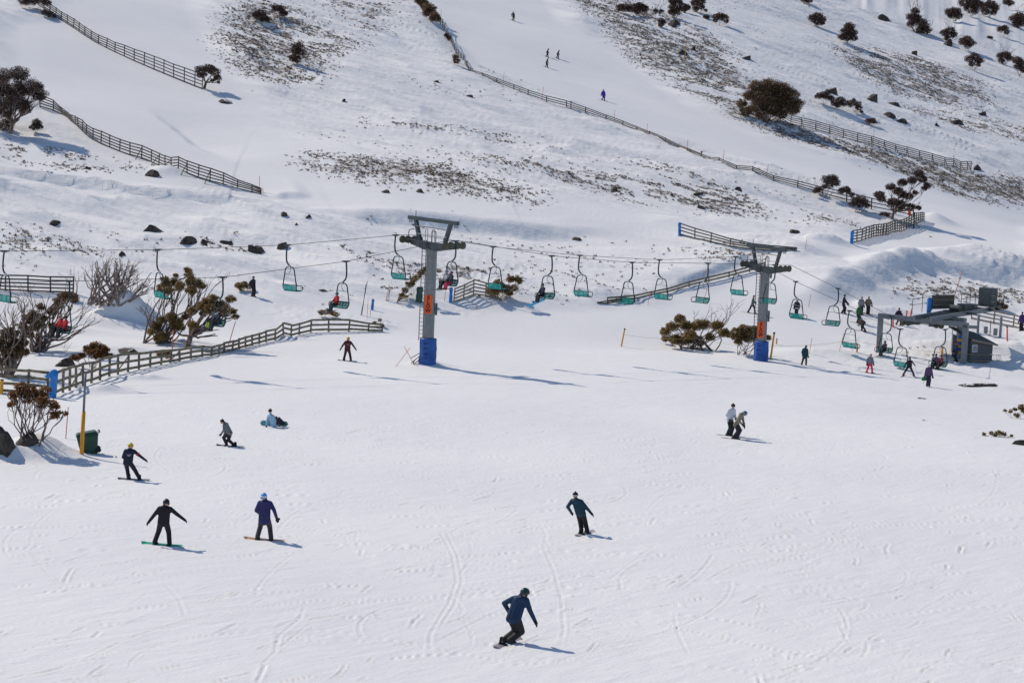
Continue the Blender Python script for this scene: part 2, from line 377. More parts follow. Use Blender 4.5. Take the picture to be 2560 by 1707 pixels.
MAT = {}
MAT['snow'] = snow_mat(); MAT['rock'] = rock_mat()
for n, a in {
    'wood': dict(col=(.055, .05, .047), col2=(.13, .115, .10), rough=.85, scale=9, bump=.3),
    'wood_old': dict(col=(.16, .135, .105), col2=(.30, .25, .19), rough=.85, scale=9, bump=.3),
    'wood_yellow': dict(col=(.10, .088, .065), col2=(.25, .21, .14), rough=.85, scale=3, bump=.3),
    'bark': dict(col=(.085, .052, .042), col2=(.26, .195, .165), rough=.85, scale=5, bump=.4),
    'bark_dark': dict(col=(.06, .045, .04), col2=(.16, .12, .10), rough=.9, scale=5, bump=.4),
    'bark_pale': dict(col=(.12, .085, .072), col2=(.36, .29, .255), rough=.85, scale=4, bump=.4),
    'leaf_far': dict(col=(.045, .028, .025), col2=(.165, .098, .078), rough=.7, rnd=True, scale=2),
    'leaf_mid': dict(col=(.065, .043, .027), col2=(.26, .165, .085), rough=.65, rnd=True, scale=2, trans=.3),
    'leaf_near': dict(col=(.085, .060, .024), col2=(.40, .27, .10), rough=.6, rnd=True, scale=2, trans=.38),
    'leaf_red': dict(col=(.07, .058, .02), col2=(.32, .135, .045), rough=.6, rnd=True, scale=2, trans=.38),
    'tuft': dict(col=(.085, .062, .048), col2=(.34, .245, .17), rough=.9, rnd=True, scale=1.5),
    'steel': dict(col=(.19, .21, .225), rough=.5, metal=.55, scale=3, var=.12),
    'steel_dark': dict(col=(.07, .085, .09), rough=.5, metal=.4, scale=3),
    'steel_green': dict(col=(.018, .042, .042), rough=.45, metal=.3, scale=4),
    'steel_pale': dict(col=(.45, .47, .49), rough=.45, metal=.4, scale=4, var=.1),
    'rubber': dict(col=(.035, .035, .035), rough=.8, scale=8),
    'sheave': dict(col=(.075, .072, .05), rough=.7, scale=9, var=.4),
    'teal': dict(col=(.0, .35, .30), rough=.42, scale=5, var=.15),
    'blue_pad': dict(col=(.012, .085, .33), rough=.5, scale=2.5, var=.22, bump=.25),
    'blue_cover': dict(col=(.02, .20, .56), rough=.5, scale=3, var=.2, bump=.3),
    'orange': dict(col=(.80, .115, .025), rough=.6, scale=3, var=.08),
    'orange_pole': dict(col=(.72, .17, .05), rough=.5, scale=3, var=.15),
    'pink_pole': dict(col=(.62, .10, .07), rough=.5, scale=3, var=.15),
    'yellow': dict(col=(.74, .34, .012), rough=.5, scale=3, var=.15),
    'black': dict(col=(.012, .012, .013), rough=.6, scale=8),
    'white': dict(col=(.78, .78, .79), rough=.5, scale=5, var=.05),
    'bin_green': dict(col=(.022, .075, .045), rough=.5, scale=3, var=.2),
    'green_pad': dict(col=(.025, .085, .06), rough=.6, scale=3, var=.25),
    'board_wall': dict(col=(.095, .10, .104), rough=.8, scale=6, var=.2),
    'panel_brown': dict(col=(.10, .085, .07), rough=.7, scale=4, var=.3),
    'roof': dict(col=(.028, .03, .024), rough=.6, scale=3, var=.25),
    'glass': dict(col=(.10, .13, .15), rough=.1, scale=2, var=.3, spec=.8),
    'skin': dict(col=(.52, .30, .22), rough=.6, scale=9, var=.06),
    'rope': dict(col=(.05, .05, .055), rough=.6, metal=.5, scale=9),
    'rope_yellow': dict(col=(.62, .52, .20), rough=.7, scale=9),
    'net_orange': dict(col=(.60, .16, .08), rough=.7, scale=9),
    'blue_stripe': dict(col=(.02, .12, .40), rough=.5, scale=3),
}.items(): MAT[n] = mat(n, **a)
_cm = {}
def cloth(c, rough=.75, var=.16):
    k = tuple(round(v, 4) for v in c)
    if k not in _cm: _cm[k] = mat('fabric', k, rough, 0, var, 9, None, .7)
    return _cm[k]

# ------------------------------------------------------------------ mesh helpers
def link_mesh(name, v, f, m, parent=None, smooth=False, mi=None, loc=None):
    me = bpy.data.meshes.new(name)
    me.from_pydata([tuple(p) for p in v], [], f)
    for x in (m if isinstance(m, (list, tuple)) else [m]): me.materials.append(x)
    if mi is not None: me.polygons.foreach_set('material_index', mi)
    if smooth: me.polygons.foreach_set('use_smooth', [True] * len(me.polygons))
    me.update()
    o = bpy.data.objects.new(name, me); COL.objects.link(o)
    if parent is not None: o.parent = parent
    if loc is not None: o.location = loc
    return o

def fast_mesh(name, V, Fa, m, parent=None, smooth=False):
    """numpy mesh; every face has the same number of corners"""
    V = np.ascontiguousarray(V, np.float32); Fa = np.ascontiguousarray(Fa, np.int32)
    k = Fa.shape[1]; me = bpy.data.meshes.new(name)
    me.vertices.add(len(V)); me.vertices.foreach_set('co', V.ravel())
    me.loops.add(Fa.size); me.loops.foreach_set('vertex_index', Fa.ravel())
    me.polygons.add(len(Fa)); me.polygons.foreach_set('loop_start', np.arange(0, Fa.size, k, dtype=np.int32))
    try: me.polygons.foreach_set('loop_total', np.full(len(Fa), k, np.int32))
    except Exception: pass
    me.materials.append(m)
    if smooth: me.polygons.foreach_set('use_smooth', np.ones(len(Fa), bool))
    me.update(calc_edges=True)
    o = bpy.data.objects.new(name, me); COL.objects.link(o)
    if parent is not None: o.parent = parent
    return o

class MB:
    def __init__(s): s.v = []; s.f = []; s.mi = []; s.cur = 0
    def add(s, v, f):
        n = len(s.v); s.v += [tuple(p) for p in v]
        for q in f: s.f.append([i + n for i in q]); s.mi.append(s.cur)
        return s
    def box(s, c, d, X=(1, 0, 0), Y=(0, 1, 0), Zv=(0, 0, 1)):
        X = Vector(X); Y = Vector(Y); Zv = Vector(Zv); c = Vector(c)
        v = [c + X * (d[0] / 2 * a) + Y * (d[1] / 2 * b) + Zv * (d[2] / 2 * e) for e in (-1, 1) for b in (-1, 1) for a in (-1, 1)]
        return s.add(v, [(0, 2, 3, 1), (4, 5, 7, 6), (0, 1, 5, 4), (2, 6, 7, 3), (0, 4, 6, 2), (1, 3, 7, 5)])
    def beam(s, a, b, w, h, up=(0, 0, 1)):
        a = Vector(a); b = Vector(b); d = b - a; L = d.length
        if L < 1e-6: return s
        d /= L; up = Vector(up); x = d.cross(up)
        if x.length < 1e-4: x = d.cross(Vector((1, 0, 0)))
        x.normalize(); z = x.cross(d)
        return s.box((a + b) / 2, (w, L, h), x, d, z)
    def tube(s, pts, r, n=8, cap=True):
        pts = [Vector(p) for p in pts]
        if not isinstance(r, (list, tuple)): r = [r] * len(pts)
        N = len(pts); rings = []; up = None
        for i in range(N):
            d = (pts[min(i + 1, N - 1)] - pts[max(i - 1, 0)])
            if d.length < 1e-9: d = Vector((0, 0, 1))
            d.normalize()
            if up is None:
                up = Vector((0, 0, 1)) if abs(d.z) < .9 else Vector((1, 0, 0))
            x = d.cross(up)
            if x.length < 1e-5: x = d.cross(Vector((0, 1, 0.3)))
            x.normalize(); up = x.cross(d).normalized()
            rings.append([pts[i] + (x * math.cos(2 * PI * j / n) + up * math.sin(2 * PI * j / n)) * r[i] for j in range(n)])
        v = [p for q in rings for p in q]; f = []
        for i in range(N - 1):
            for j in range(n):
                f.append((i * n + j, i * n + (j + 1) % n, (i + 1) * n + (j + 1) % n, (i + 1) * n + j))
        if cap: f.append(tuple(range(n - 1, -1, -1))); f.append(tuple((N - 1) * n + j for j in range(n)))
        return s.add(v, f)
    def lathe(s, prof, n=16, c=(0, 0, 0), sx=1, sy=1):
        v = []; f = []
        for r, z in prof:
            for j in range(n):
                a = 2 * PI * j / n; v.append((c[0] + r * math.cos(a) * sx, c[1] + r * math.sin(a) * sy, c[2] + z))
        for i in range(len(prof) - 1):
            for j in range(n): f.append((i * n + j, i * n + (j + 1) % n, (i + 1) * n + (j + 1) % n, (i + 1) * n + j))
        f.append(tuple(range(n - 1, -1, -1))); f.append(tuple((len(prof) - 1) * n + j for j in range(n)))
        return s.add(v, f)
    def ball(s, c, r, n=10, R=None):
        c = Vector(c); rr = r if isinstance(r, (list, tuple)) else (r, r, r); m = n // 2 + 1; v = []; f = []
        for i in range(m):
            t = PI * (i + .0) / (m - 1)
            for j in range(n):
                a = 2 * PI * j / n; p = Vector((rr[0] * math.sin(max(t, .02) if i < m - 1 else PI - .02) * math.cos(a), rr[1] * math.sin(max(t, .02) if i < m - 1 else PI - .02) * math.sin(a), rr[2] * math.cos(t)))
                v.append(c + (R @ p if R else p))
        for i in range(m - 1):
            for j in range(n): f.append((i * n + j, (i + 1) * n + j, (i + 1) * n + (j + 1) % n, i * n + (j + 1) % n))
        f.append(tuple(range(n))); f.append(tuple((m - 1) * n + j for j in range(n - 1, -1, -1)))
        return s.add(v, f)
    def build(s, name, m, parent=None, smooth=False, loc=None):
        return link_mesh(name, s.v, s.f, m, parent, smooth, s.mi if isinstance(m, (list, tuple)) else None, loc)

def spline(pts, k=6):
    """points of a smooth curve through pts"""
    P = [Vector(p) for p in pts]; out = []
    for i in range(len(P) - 1):
        a = P[max(i - 1, 0)]; b = P[i]; c = P[i + 1]; d = P[min(i + 2, len(P) - 1)]
        for j in range(k):
            t = j / k
            out.append(.5 * ((2 * b) + (c - a) * t + (2 * a - 5 * b + 4 * c - d) * t * t + (3 * b - a - 3 * c + d) * t ** 3))
    out.append(P[-1]); return out

def tag(o, label=None, cat=None, group=None, kind=None):
    if label: o['label'] = label
    if cat: o['category'] = cat
    if group: o['group'] = group
    if kind: o['kind'] = kind
    return o
def thing(name, label, cat, loc=(0, 0, 0), rz=0.0, group=None):
    o = bpy.data.objects.new(name, None); COL.objects.link(o); o.empty_display_size = .2
    o.location = loc; o.rotation_euler = (0, 0, rz)
    return tag(o, label, cat, group)
def copy_tree(o, parent=None):
    c = o.copy(); COL.objects.link(c); c.parent = parent
    for ch in list(o.children): copy_tree(ch, c)
    return c
# ------------------------------------------------------------------ light
SUN_AZ = (-.80, .60); SUN_EL = math.radians(42)
hl = math.hypot(*SUN_AZ)
SD = Vector((SUN_AZ[0] / hl * math.cos(SUN_EL), SUN_AZ[1] / hl * math.cos(SUN_EL), math.sin(SUN_EL)))
sl = bpy.data.lights.new('sun', 'SUN'); sl.energy = 3.7; sl.angle = math.radians(.5); sl.color = (1.0, .905, .775)
so = bpy.data.objects.new('sun', sl); COL.objects.link(so); so.rotation_euler = SD.to_track_quat('Z', 'Y').to_euler(); so.location = (0, 0, 80)
w = bpy.data.worlds.new('World'); scene.world = w; w.use_nodes = True
sk = w.node_tree.nodes.new('ShaderNodeTexSky'); sk.sky_type = 'NISHITA'; sk.sun_disc = False
sk.sun_elevation = SUN_EL; sk.sun_rotation = math.atan2(SD.x, SD.y); sk.altitude = 1700; sk.ozone_density = 2.5
bg = w.node_tree.nodes['Background']; bg.inputs['Strength'].default_value = .135
w.node_tree.links.new(sk.outputs[0], bg.inputs['Color'])
scene.view_settings.view_transform = 'Standard'; scene.view_settings.look = 'None'
scene.view_settings.exposure = -.235; scene.view_settings.gamma = 1

# ------------------------------------------------------------------ snow slope: one sheet
tt = np.concatenate([-np.geomspace(4.0, .33, 40)[:-1], np.arange(-.33, .3301, .00066), np.geomspace(.33, 4.0, 40)[1:]])
ys = [-25.0, -10, 0, 10, 20, 28, 34, 38, 40]
while ys[-1] < 540: ys.append(ys[-1] + min(max(.0026 * ys[-1], .11), .62))
ys = np.array(ys + list(np.geomspace(545, 2600, 40)))
TY, TT = np.meshgrid(ys, tt, indexing='ij')
TX = (TY + 32) * TT
TZ = height(TX, TY, True)
nR, nC = TX.shape
idx = np.arange(nR * nC).reshape(nR, nC)
quads = np.stack([idx[:-1, :-1], idx[:-1, 1:], idx[1:, 1:], idx[1:, :-1]], -1).reshape(-1, 4)
terrain = fast_mesh('snow_slope', np.stack([TX, TY, TZ], -1).reshape(-1, 3), quads, MAT['snow'], smooth=True)
tag(terrain, kind='structure')
pm = np.zeros(TX.shape)
for P in PISTES: pm = np.maximum(pm, sstep(-4, 3, poly_sd(TX, TY, P, 12)))
hw = hillw(TX, TY); gm = grass_mask(TX, TY)
for nme, arr in (('near', 1 - hw), ('rough', hw * (1 - pm)), ('grass', gm)):
    at = terrain.data.attributes.new(nme, 'FLOAT', 'POINT'); at.data.foreach_set('value', arr.astype(np.float32).ravel())

# ------------------------------------------------------------------ heath tufts poking through (nobody could count them)
def tufts():
    pts = []
    for P, d in GRASS:
        A = np.array(P); lo = A.min(0) - 3; hi = A.max(0) + 3
        n = int((hi[0] - lo[0]) * (hi[1] - lo[1]) * 13)
        x = rng.uniform(lo[0], hi[0], n); y = rng.uniform(lo[1], hi[1], n)
        g = grass_mask(x, y) * sstep(-3, 2, poly_sd(x, y, P, 10)) * (.35 + .65 * (fbm(x / 1.3, y / 1.5, 2, 140) > -.05))
        k = rng.uniform(0, 1, n) < g * (.25 + .40 * d)
        pts.append(np.stack([x[k], y[k]], 1))
    # scattered singles over the hill off the runs
    n = 90000; y = rng.uniform(175, 520, n); x = rng.uniform(-.28, .28, n) * (y + 10)
    pmk = np.zeros(n)
    for P in PISTES: pmk = np.maximum(pmk, sstep(-4, 3, poly_sd(x, y, P, 12)))
    k = (rng.uniform(0, 1, n) < .16 * (1 - pmk) * sstep(.1, .5, fbm(x / 12, y / 12, 2, 160)))
    pts.append(np.stack([x[k], y[k]], 1))
    p = np.concatenate(pts); n = len(p); z = height(p[:, 0], p[:, 1], True)
    B = 8
    a = rng.uniform(0, 2 * PI, (n, B)); ln = rng.uniform(.08, .21, (n, B)) * rng.uniform(.7, 1.3, (n, 1)); tilt = rng.uniform(.35, 1.15, (n, B))
    off = rng.uniform(-.13, .13, (n, B, 2))
    bx = p[:, 0:1] + off[..., 0]; by = p[:, 1:2] + off[..., 1]; bz = np.repeat(z[:, None], B, 1) - .05
    ca, sa = np.cos(a), np.sin(a); wd = rng.uniform(.04, .09, (n, B))
    v0 = np.stack([bx - sa * wd, by + ca * wd, bz], -1); v1 = np.stack([bx + sa * wd, by - ca * wd, bz], -1)
    v2 = np.stack([bx + ca * ln * np.sin(tilt), by + sa * ln * np.sin(tilt), bz + .05 + ln * np.cos(tilt)], -1)
    V = np.stack([v0, v1, v2], 2).reshape(-1, 3)
    return fast_mesh('heath_tufts', V, np.arange(len(V)).reshape(-1, 3), MAT['tuft'])
tag(tufts(), 'brown heath and grass tufts poking through the snow on the hill', 'grass', kind='stuff')

# ------------------------------------------------------------------ chairlift
T1 = G(982, 833); T2 = G(1747, 828)
u2 = Vector((T2.x - T1.x, T2.y - T1.y)).normalized()
ax2 = Vector((-u2.y, u2.x))              # across the line, away from the camera
U3 = Vector((u2.x, u2.y, 0)); A3 = Vector((ax2.x, ax2.y, 0))
HALF = 2.5
LIFT_RZ = math.atan2(-ax2.y, -ax2.x)     # local x runs across the line towards the camera, local y down the line
def on_line(x, y, off, lift=0.0):
    """where the sight line through (x, y) meets the vertical plane of one rope"""
    d = Vector(ray(x, y)); o = Vector(CAM); p = T1 + A3 * off
    p2 = T2 + A3 * (off * .82); nrm = Vector((-(p2.y - p.y), p2.x - p.x, 0)); t = (p - o).dot(nrm) / d.dot(nrm)
    q = o + d * t
    return q
def along(p): return (Vector((p[0], p[1], 0)) - Vector((T1.x, T1.y, 0))).dot(U3)

TOP_A, TOP_B = 8.92, 8.15                 # rope height at the two towers
def text_mesh(txt, size, m, parent, name, loc, rot, depth=.012):
    cu = bpy.data.curves.new(name, 'FONT'); cu.body = txt; cu.size = size; cu.extrude = depth
    cu.align_x = 'CENTER'; cu.align_y = 'CENTER'; cu.offset = .012
    ob = bpy.data.objects.new(name, cu); COL.objects.link(ob)
    dg = bpy.context.evaluated_depsgraph_get(); me = bpy.data.meshes.new_from_object(ob.evaluated_get(dg))
    bpy.data.objects.remove(ob); me.materials.clear(); me.materials.append(m)
    o = bpy.data.objects.new(name, me); COL.objects.link(o); o.parent = parent; o.location = loc; o.rotation_euler = rot
    return o

def make_tower(base, label, drop=0.0, sign_z=3.55, tilt=.032, xs=1.0, boxes=((.47, 3.45, .85),)):
    t = thing('lift_tower', label, 'ski lift tower', base, LIFT_RZ, 'chairlift towers')
    cam_dir = (Vector((CAM[0], CAM[1], 0)) - Vector((base[0], base[1], 0))).normalized()
    ang = math.atan2(cam_dir.y, cam_dir.x) - LIFT_RZ          # camera direction in the tower's frame
    f = Vector((math.cos(ang), math.sin(ang), 0)); rt = Vector((-f.y, f.x, 0))   # rt: to the right as seen from the run
    m = MB(); m.lathe([(.39, -1.2), (.385, 3.0), (.37, 8.3), (.40, 8.32), (.40, 8.45)], 20); m.build('pole', MAT['steel'], t, True)
    # padding
    m = MB(); n = 10; prof = []
    v = []; zz = [-.5, .05, .5, 1.0, 1.5, 1.72, 1.76]
    for z in zz:
        for j in range(n):
            a = 2 * PI * j / n; r = .60 + .03 * math.sin(3 * a + z * 4) + (.015 if z < .2 else 0) - (.05 if z > 1.73 else 0)
            p = f * (r * math.cos(a) * .9) + rt * (r * math.sin(a) * 1.05); v.append((p.x, p.y, z))
    fs = [(i * n + j, i * n + (j + 1) % n, (i + 1) * n + (j + 1) % n, (i + 1) * n + j) for i in range(len(zz) - 1) for j in range(n)]
    fs.append(tuple((len(zz) - 1) * n + j for j in range(n))); m.add(v, fs); pad = m.build('padding', MAT['blue_pad'], t)
    for z in (.35, .65, 1.05, 1.4):
        m = MB(); c = f * .565 - rt * .20; m.box((c.x, c.y, z), (.03, .26, .045), f, rt, (0, 0, 1)); m.build('strap', MAT['black'], pad)
    # ladder on the left hand side
    m = MB(); lc = -rt * .56 - f * .02
    for s in (-1, 1):
        b = lc + rt * (.14 * s); m.beam((b.x, b.y, 1.65), (b.x, b.y, 9.1), .035, .05)
    z = 1.85
    while z < 9.0:
        b = lc - rt * .14; e = lc + rt * .28; m.tube([(b.x, b.y, z), (e.x, e.y, z)], .017, 5); z += .29
    m.build('ladder', MAT['steel_dark'], t)
    # warning sign
    m = MB(); c = f * .405 - rt * .12; h = 1.32
    m.box((c.x, c.y, sign_z + h / 2), (.03, .58, h), f, rt, (0, 0, 1)); sg = m.build('sign', MAT['orange'], t)
    rz = math.atan2(f.y, f.x) + PI / 2
    for i, ch in enumerate('SLOW'):
        p = c + f * .02; text_mesh(ch, .36, MAT['black'], sg, 'letter', (p.x, p.y, sign_z + h - .20 - i * .305), (PI / 2, 0, rz))
    for bx, bz, bh in boxes:
        m = MB(); c = rt * bx + f * .1; m.box((c.x, c.y, bz + bh / 2), (.2, .16, bh), f, rt, (0, 0, 1)); m.build('junction_box', MAT['steel_dark'], t)
    # head: cross arm, lifting frame, rails
    k = lambda x, z: z - tilt * x
    m = MB()
    for s in (-1, 1):
        prof = [(0, 8.36), (s * .6, 8.34), (s * 1.5, 8.50), (s * 2.25, 8.62), (s * 2.25, 8.92), (s * 1.4, 8.96), (0, 8.92)]
        vv = [(x, -.24, k(x, z)) for x, z in prof] + [(x, .24, k(x, z)) for x, z in prof]; q = len(prof)
        ff = [tuple(range(q)), tuple(range(2 * q - 1, q - 1, -1))] + [(i, q + i, q + (i + 1) % q, (i + 1) % q) for i in range(q)]
        m.add(vv, ff)
    m.build('cross_arm', MAT['steel_dark'], t)
    m = MB(); m.beam((-2.85, 0, k(-2.85, 10.5)), (2.85, 0, k(2.85, 10.5)), .26, .26)
    for s in (-1, 1): m.beam((s * 1.42, 0, k(s * 1.42, 8.9)), (s * 2.05, 0, k(s * 2.05, 10.42)), .22, .28, (1, 0, 0))
    for x in (-2.75, -2.5, 2.5, 2.75): m.tube([(x, 0, k(x, 10.4)), (x, .07, k(x, 10.25)), (x, 0, k(x, 10.15)), (x, -.07, k(x, 10.25)), (x, 0, k(x, 10.4))], .025, 5)
    m.tube([(-2.05, 0, k(-2.05, 10.5)), (-2.05, 0, k(-2.05, 11.05))], .03, 6)
    m.build('lifting_frame', MAT['steel_dark'], t)
    m = MB()
    for y in (-.62,):
        zt = 10.0
        m.tube(spline([(-1.05, y, k(-1, 8.95)), (-1.05, y, k(-1, zt - .15)), (-.9, y, k(-1, zt)), (2.2, y, k(2.2, zt)), (2.38, y, k(2.4, zt - .15)), (2.38, y, k(2.4, 8.9))], 3), .036, 6)
        m.tube([(-1.05, y, k(-1, 9.48)), (2.38, y, k(2.4, 9.48))], .026, 5)
        m.beam((-2.2, y, k(-2.2, 8.98)), (2.4, y, k(2.4, 8.98)), .16, .05)
    for x in (-.45, .35): m.tube(spline([(x, -.3, 8.9), (x, -.3, 9.75), (x + .06, -.25, 9.85), (x + .12, -.2, 9.75), (x + .12, -.2, 8.9)], 3), .022, 5)
    m.tube(spline([(.62, -.55, 8.9), (.62, -.55, 9.65), (.7, -.55, 9.75), (1.0, -.55, 9.73), (1.08, -.55, 9.62), (1.08, -.55, 8.9)], 3), .036, 6)
    m.tube(spline([(-2.15, -.5, 8.7), (-2.15, -.5, 9.6), (-2.05, -.4, 9.75), (-1.8, -.3, 9.78)], 3), .032, 6)
    m.build('handrail', MAT['steel_dark'], t)
    for s in (-1, 1):
        x = s * HALF
        m = MB(); m.box((x, 0, k(x, 8.80)), (.09, 1.75, .20)); m.box((x, 0, k(x, 8.98)), (.12, .7, .24)); m.box((x - s * .2, 0, k(x, 8.74)), (.45, .22, .18))
        sa = m.build('sheave_train', MAT['steel_dark'], t)
        for y in (-.78, -.30, .30, .78):
            m = MB(); R = Matrix.Rotation(PI / 2, 3, 'Y'); q = MB(); q.lathe([(.10, -.07), (.25, -.06), (.27, -.05), (.22, 0), (.27, .05), (.25, .06), (.10, .07)], 16)
            m.add([R @ Vector(p) + Vector((x, y, k(x, 8.93))) for p in q.v], q.f); m.build('sheave_wheel', MAT['sheave'], sa, True)
    for ch in t.children:
        n = ch.name.split('.')[0]
        if n in ('cross_arm', 'lifting_frame', 'handrail', 'sheave_train'): ch.location.z -= drop; ch.scale.x = xs
        elif n in ('pole', 'ladder'): ch.scale.z = 1 - drop / 8.45
    return t
tower_a = make_tower(T1, 'tall grey lift tower nearest the camera, orange SLOW sign high above its blue pad', .30)
tower_b = make_tower(T2, 'grey lift tower beside leafy bushes with its SLOW sign just above the pad', 1.07, 1.95, .032, .76, ((.47, 3.3, .9), (.47, 6.9, .9)))
for ch in tower_b.children:
    if ch.name.startswith('padding'): ch.location.z -= .12

# ropes: through the grips read off the picture
FAR = [(10, 577), (362, 574), (660, 563), (909, 540.5), (1133, 567), (1332, 587), (1515, 597), (1690, 590), (1828, 647), (1951, 714), (2068, 756)]
NEAR = [(159, 646), (511, 637), (795, 600.5), (1046, 549), (1267, 588), (1452, 603), (1626, 605), (1780, 600), (1925, 663), (2047, 727), (2171, 757)]
tl = Vector((T1.x, T1.y, T1.z + TOP_A)); tr = Vector((T2.x, T2.y, T2.z + TOP_B))
far_g = [on_line(*p, HALF) for p in FAR]; near_g = [on_line(*p, -HALF) for p in NEAR]
def hang(x, y, clear=3.42):
    """point on the sight line that clears the snow by the given height"""
    d = Vector(ray(x, y)); lo, hi = 120.0, 230.0; o = Vector(CAM)
    for t in np.arange(140, 215, .5):
        q = o + d * t
        if q.z - gz(q.x, q.y) < clear: return q
    return q
far_g[10] = hang(*FAR[10]); far_g[9] = hang(*FAR[9], 3.9) if on_line(*FAR[9], HALF).z - gz(*on_line(*FAR[9], HALF)[:2]) < 3.9 else far_g[9]
near_g[9] = hang(*NEAR[9], 3.55); near_g[10] = hang(*NEAR[10], 3.42)
# the last grip on the uphill rope hangs where the rope has come round the bullwheel
def rope_path(gr, off, drop=()):
    pts = [p for i, p in enumerate(gr) if i not in drop]
    for b, kk in ((tl, 1.0), (tr, .82)):
        for s in (-.8, .8):
            q = b + A3 * (off * kk) + U3 * s; q.z += .032 * off + .02; pts.append(q)
    pts.sort(key=along); return pts
near_g[3].z = tl.z - .032 * HALF + .02; near_g[7].z = tr.z - .032 * HALF + .02
pf = rope_path(far_g, HALF); pn = rope_path(near_g, -HALF)
e0, e1 = pf[0], pf[1]; pf = [e0 - (e1 - e0) * 1.6] + pf
e0, e1 = pn[0], pn[1]; pn = [e0 - (e1 - e0) * 1.3] + pn
def SC(x, y): return ((x / 5.85 + 2160) / K, (y / 5.85 + 700) / K)
PL = G(*SC(215, 1055)); PR = G(*SC(1455, 1215))
sx = Vector((PR.x - PL.x, PR.y - PL.y, 0)); WID = sx.length; sx.normalize(); sy = Vector((-sx.y, sx.x, 0))
BW = PL + sx * (WID * .56) + sy * 2.4; BW.z = (far_g[10].z + near_g[10].z) / 2 + .05; BR = 2.1
wheel = [BW - sx * (BR * math.cos(a)) + sy * (BR * math.sin(a)) for a in np.linspace(0, PI, 13)]
m = MB(); m.tube(pf + wheel + pn[::-1], .019, 6)
tag(m.build('haul_rope', MAT['rope']), 'dark steel haul rope running over both lift towers and round the bottom wheel', 'cable')

def make_chair():
    t = thing('lift_chair', 'x', 'lift chair', (0, 0, 0), 0, 'chairs hanging on the chairlift')
    gm = MB(); gm.box((0, 0, .0), (.10, .34, .13)); gm.tube([(0, -.33, .02), (0, .33, .02)], .045, 6); gm.build('grip', MAT['steel_dark'], t)
    h = MB(); h.tube(spline([(0, 0, -.03), (-.05, 0, -.25), (-.09, 0, -.65), (-.07, 0, -1.02), (.05, 0, -1.25), (.30, 0, -1.42)], 5), .055, 8); h.build('hanger', MAT['steel_green'], t, True)
    c = .32
    f = MB(); f.box((c, 0, -1.46), (.17, .10, .17)); f.build('clamp', MAT['steel_pale'], t)
    f = MB()
    half = [(0, 0, -1.50), (.30, 0, -1.51), (.47, 0, -1.62), (.55, 0, -1.82), (.67, 0, -2.35), (.77, 0, -2.75), (.75, .02, -2.95), (.67, .12, -3.14)]
    L = [(-x + c, y, z) for x, y, z in half[::-1]] + [(x + c, y, z) for x, y, z in half[1:]]
    f.tube(spline(L, 4), .042, 7)
    for s in (-1, 1):      # arm rests and seat sides
        x = c + s * .74
        f.tube(spline([(x, .0, -2.78), (x, .28, -2.76), (x, .50, -2.80), (x, .55, -2.95), (c + s * .70, .48, -3.13), (c + s * .67, .05, -3.15)], 4), .028, 6)
    f.tube([(c - .69, .10, -3.15), (c + .69, .10, -3.15)], .028, 6); f.tube([(c - .69, .46, -3.14), (c + .69, .46, -3.14)], .024, 6)
    f.tube([(c - .75, .0, -2.72), (c + .75, .0, -2.72)], .024, 6)
    f.build('frame', MAT['steel_green'], t, True)
    b = MB()
    for i in range(3):
        b.box((c, -.035 + .01 * i, -2.80 - i * .115), (1.40, .035, .098))
    for x in (-.3, .3): b.box((c + x, -.06, -2.90), (.05, .02, .36))
    b.build('backrest', MAT['teal'], t)
    q = MB()
    for i in range(5): q.box((c, .05 + i * .105, -3.115 + .006 * i), (1.34, .09, .032))
    q.build('seat', MAT['teal'], t)
    l = MB(); l.tube([(c - .55, .02, -2.02), (c + .50, .02, -2.02), (c + .72, .10, -2.74)], .018, 5); l.tube(spline([(c + .05, 0, -1.55), (c + .02, .05, -1.75), (c - .14, .06, -1.93), (c - .17, .03, -2.02)], 3), .018, 5)
    l.build('safety_bar', MAT['steel_dark'], t)
    return t
FAR_L = ['empty teal chair at the left edge in front of the wooden fence', 'empty teal chair hanging in front of the snow gum thicket', 'empty teal chair against the snow right of the boulder group', 'empty teal chair just left of the nearest tower head',
         'empty teal chair hanging just right of the nearest tower over the corner fence', 'empty teal chair right of the rider with the blue snowboard', 'empty teal chair crossing the low snowy rail fence, back turned', 'empty teal chair just left of the tower with the low SLOW sign',
         'empty teal chair in front of the standing person with white belt', 'empty teal chair hanging left of the grey portal leg, below the bent over person', 'empty teal chair hanging inside the grey portal, lowest of the line']
NEAR_L = ['teal chair carrying two people in red jackets', 'teal chair carrying the rider with lime trousers and a companion', 'teal chair carrying one rider in a red jacket', 'teal chair with two riders under the nearest tower head',
          'teal chair carrying the rider with a blue snowboard', 'empty teal chair in front of the snow buried rail fence, seat facing the run', 'empty teal chair under the orange pole left of the second tower, seat facing the run', 'empty teal chair half hidden by the second tower pole',
          'empty teal chair hanging beside the tall person in dark clothes', 'teal chair carrying a rider at the left leg of the grey portal', 'teal chair behind the short yellow post in the grey portal']
proto = make_chair(); chairs = []
first = True
for pts, labs, rz in ((far_g, FAR_L, math.atan2(u2.y, u2.x) - PI / 2), (near_g, NEAR_L, math.atan2(u2.y, u2.x) + PI / 2)):
    row = []
    for i, (p, lb) in enumerate(zip(pts, labs)):
        o = proto if first else copy_tree(proto)
        first = False
        o.location = p; o.rotation_euler = (random.uniform(-.035, .035), random.uniform(-.025, .025), rz + random.uniform(-.09, .09)); o['label'] = lb
        row.append(o)
    chairs.append(row)
# the last far chair stays clear of the snow
for o in (chairs[0][10], chairs[1][10]):
    need = gz(o.location.x, o.location.y) + 3.45
    o.location.z = max(o.location.z, need - .08)

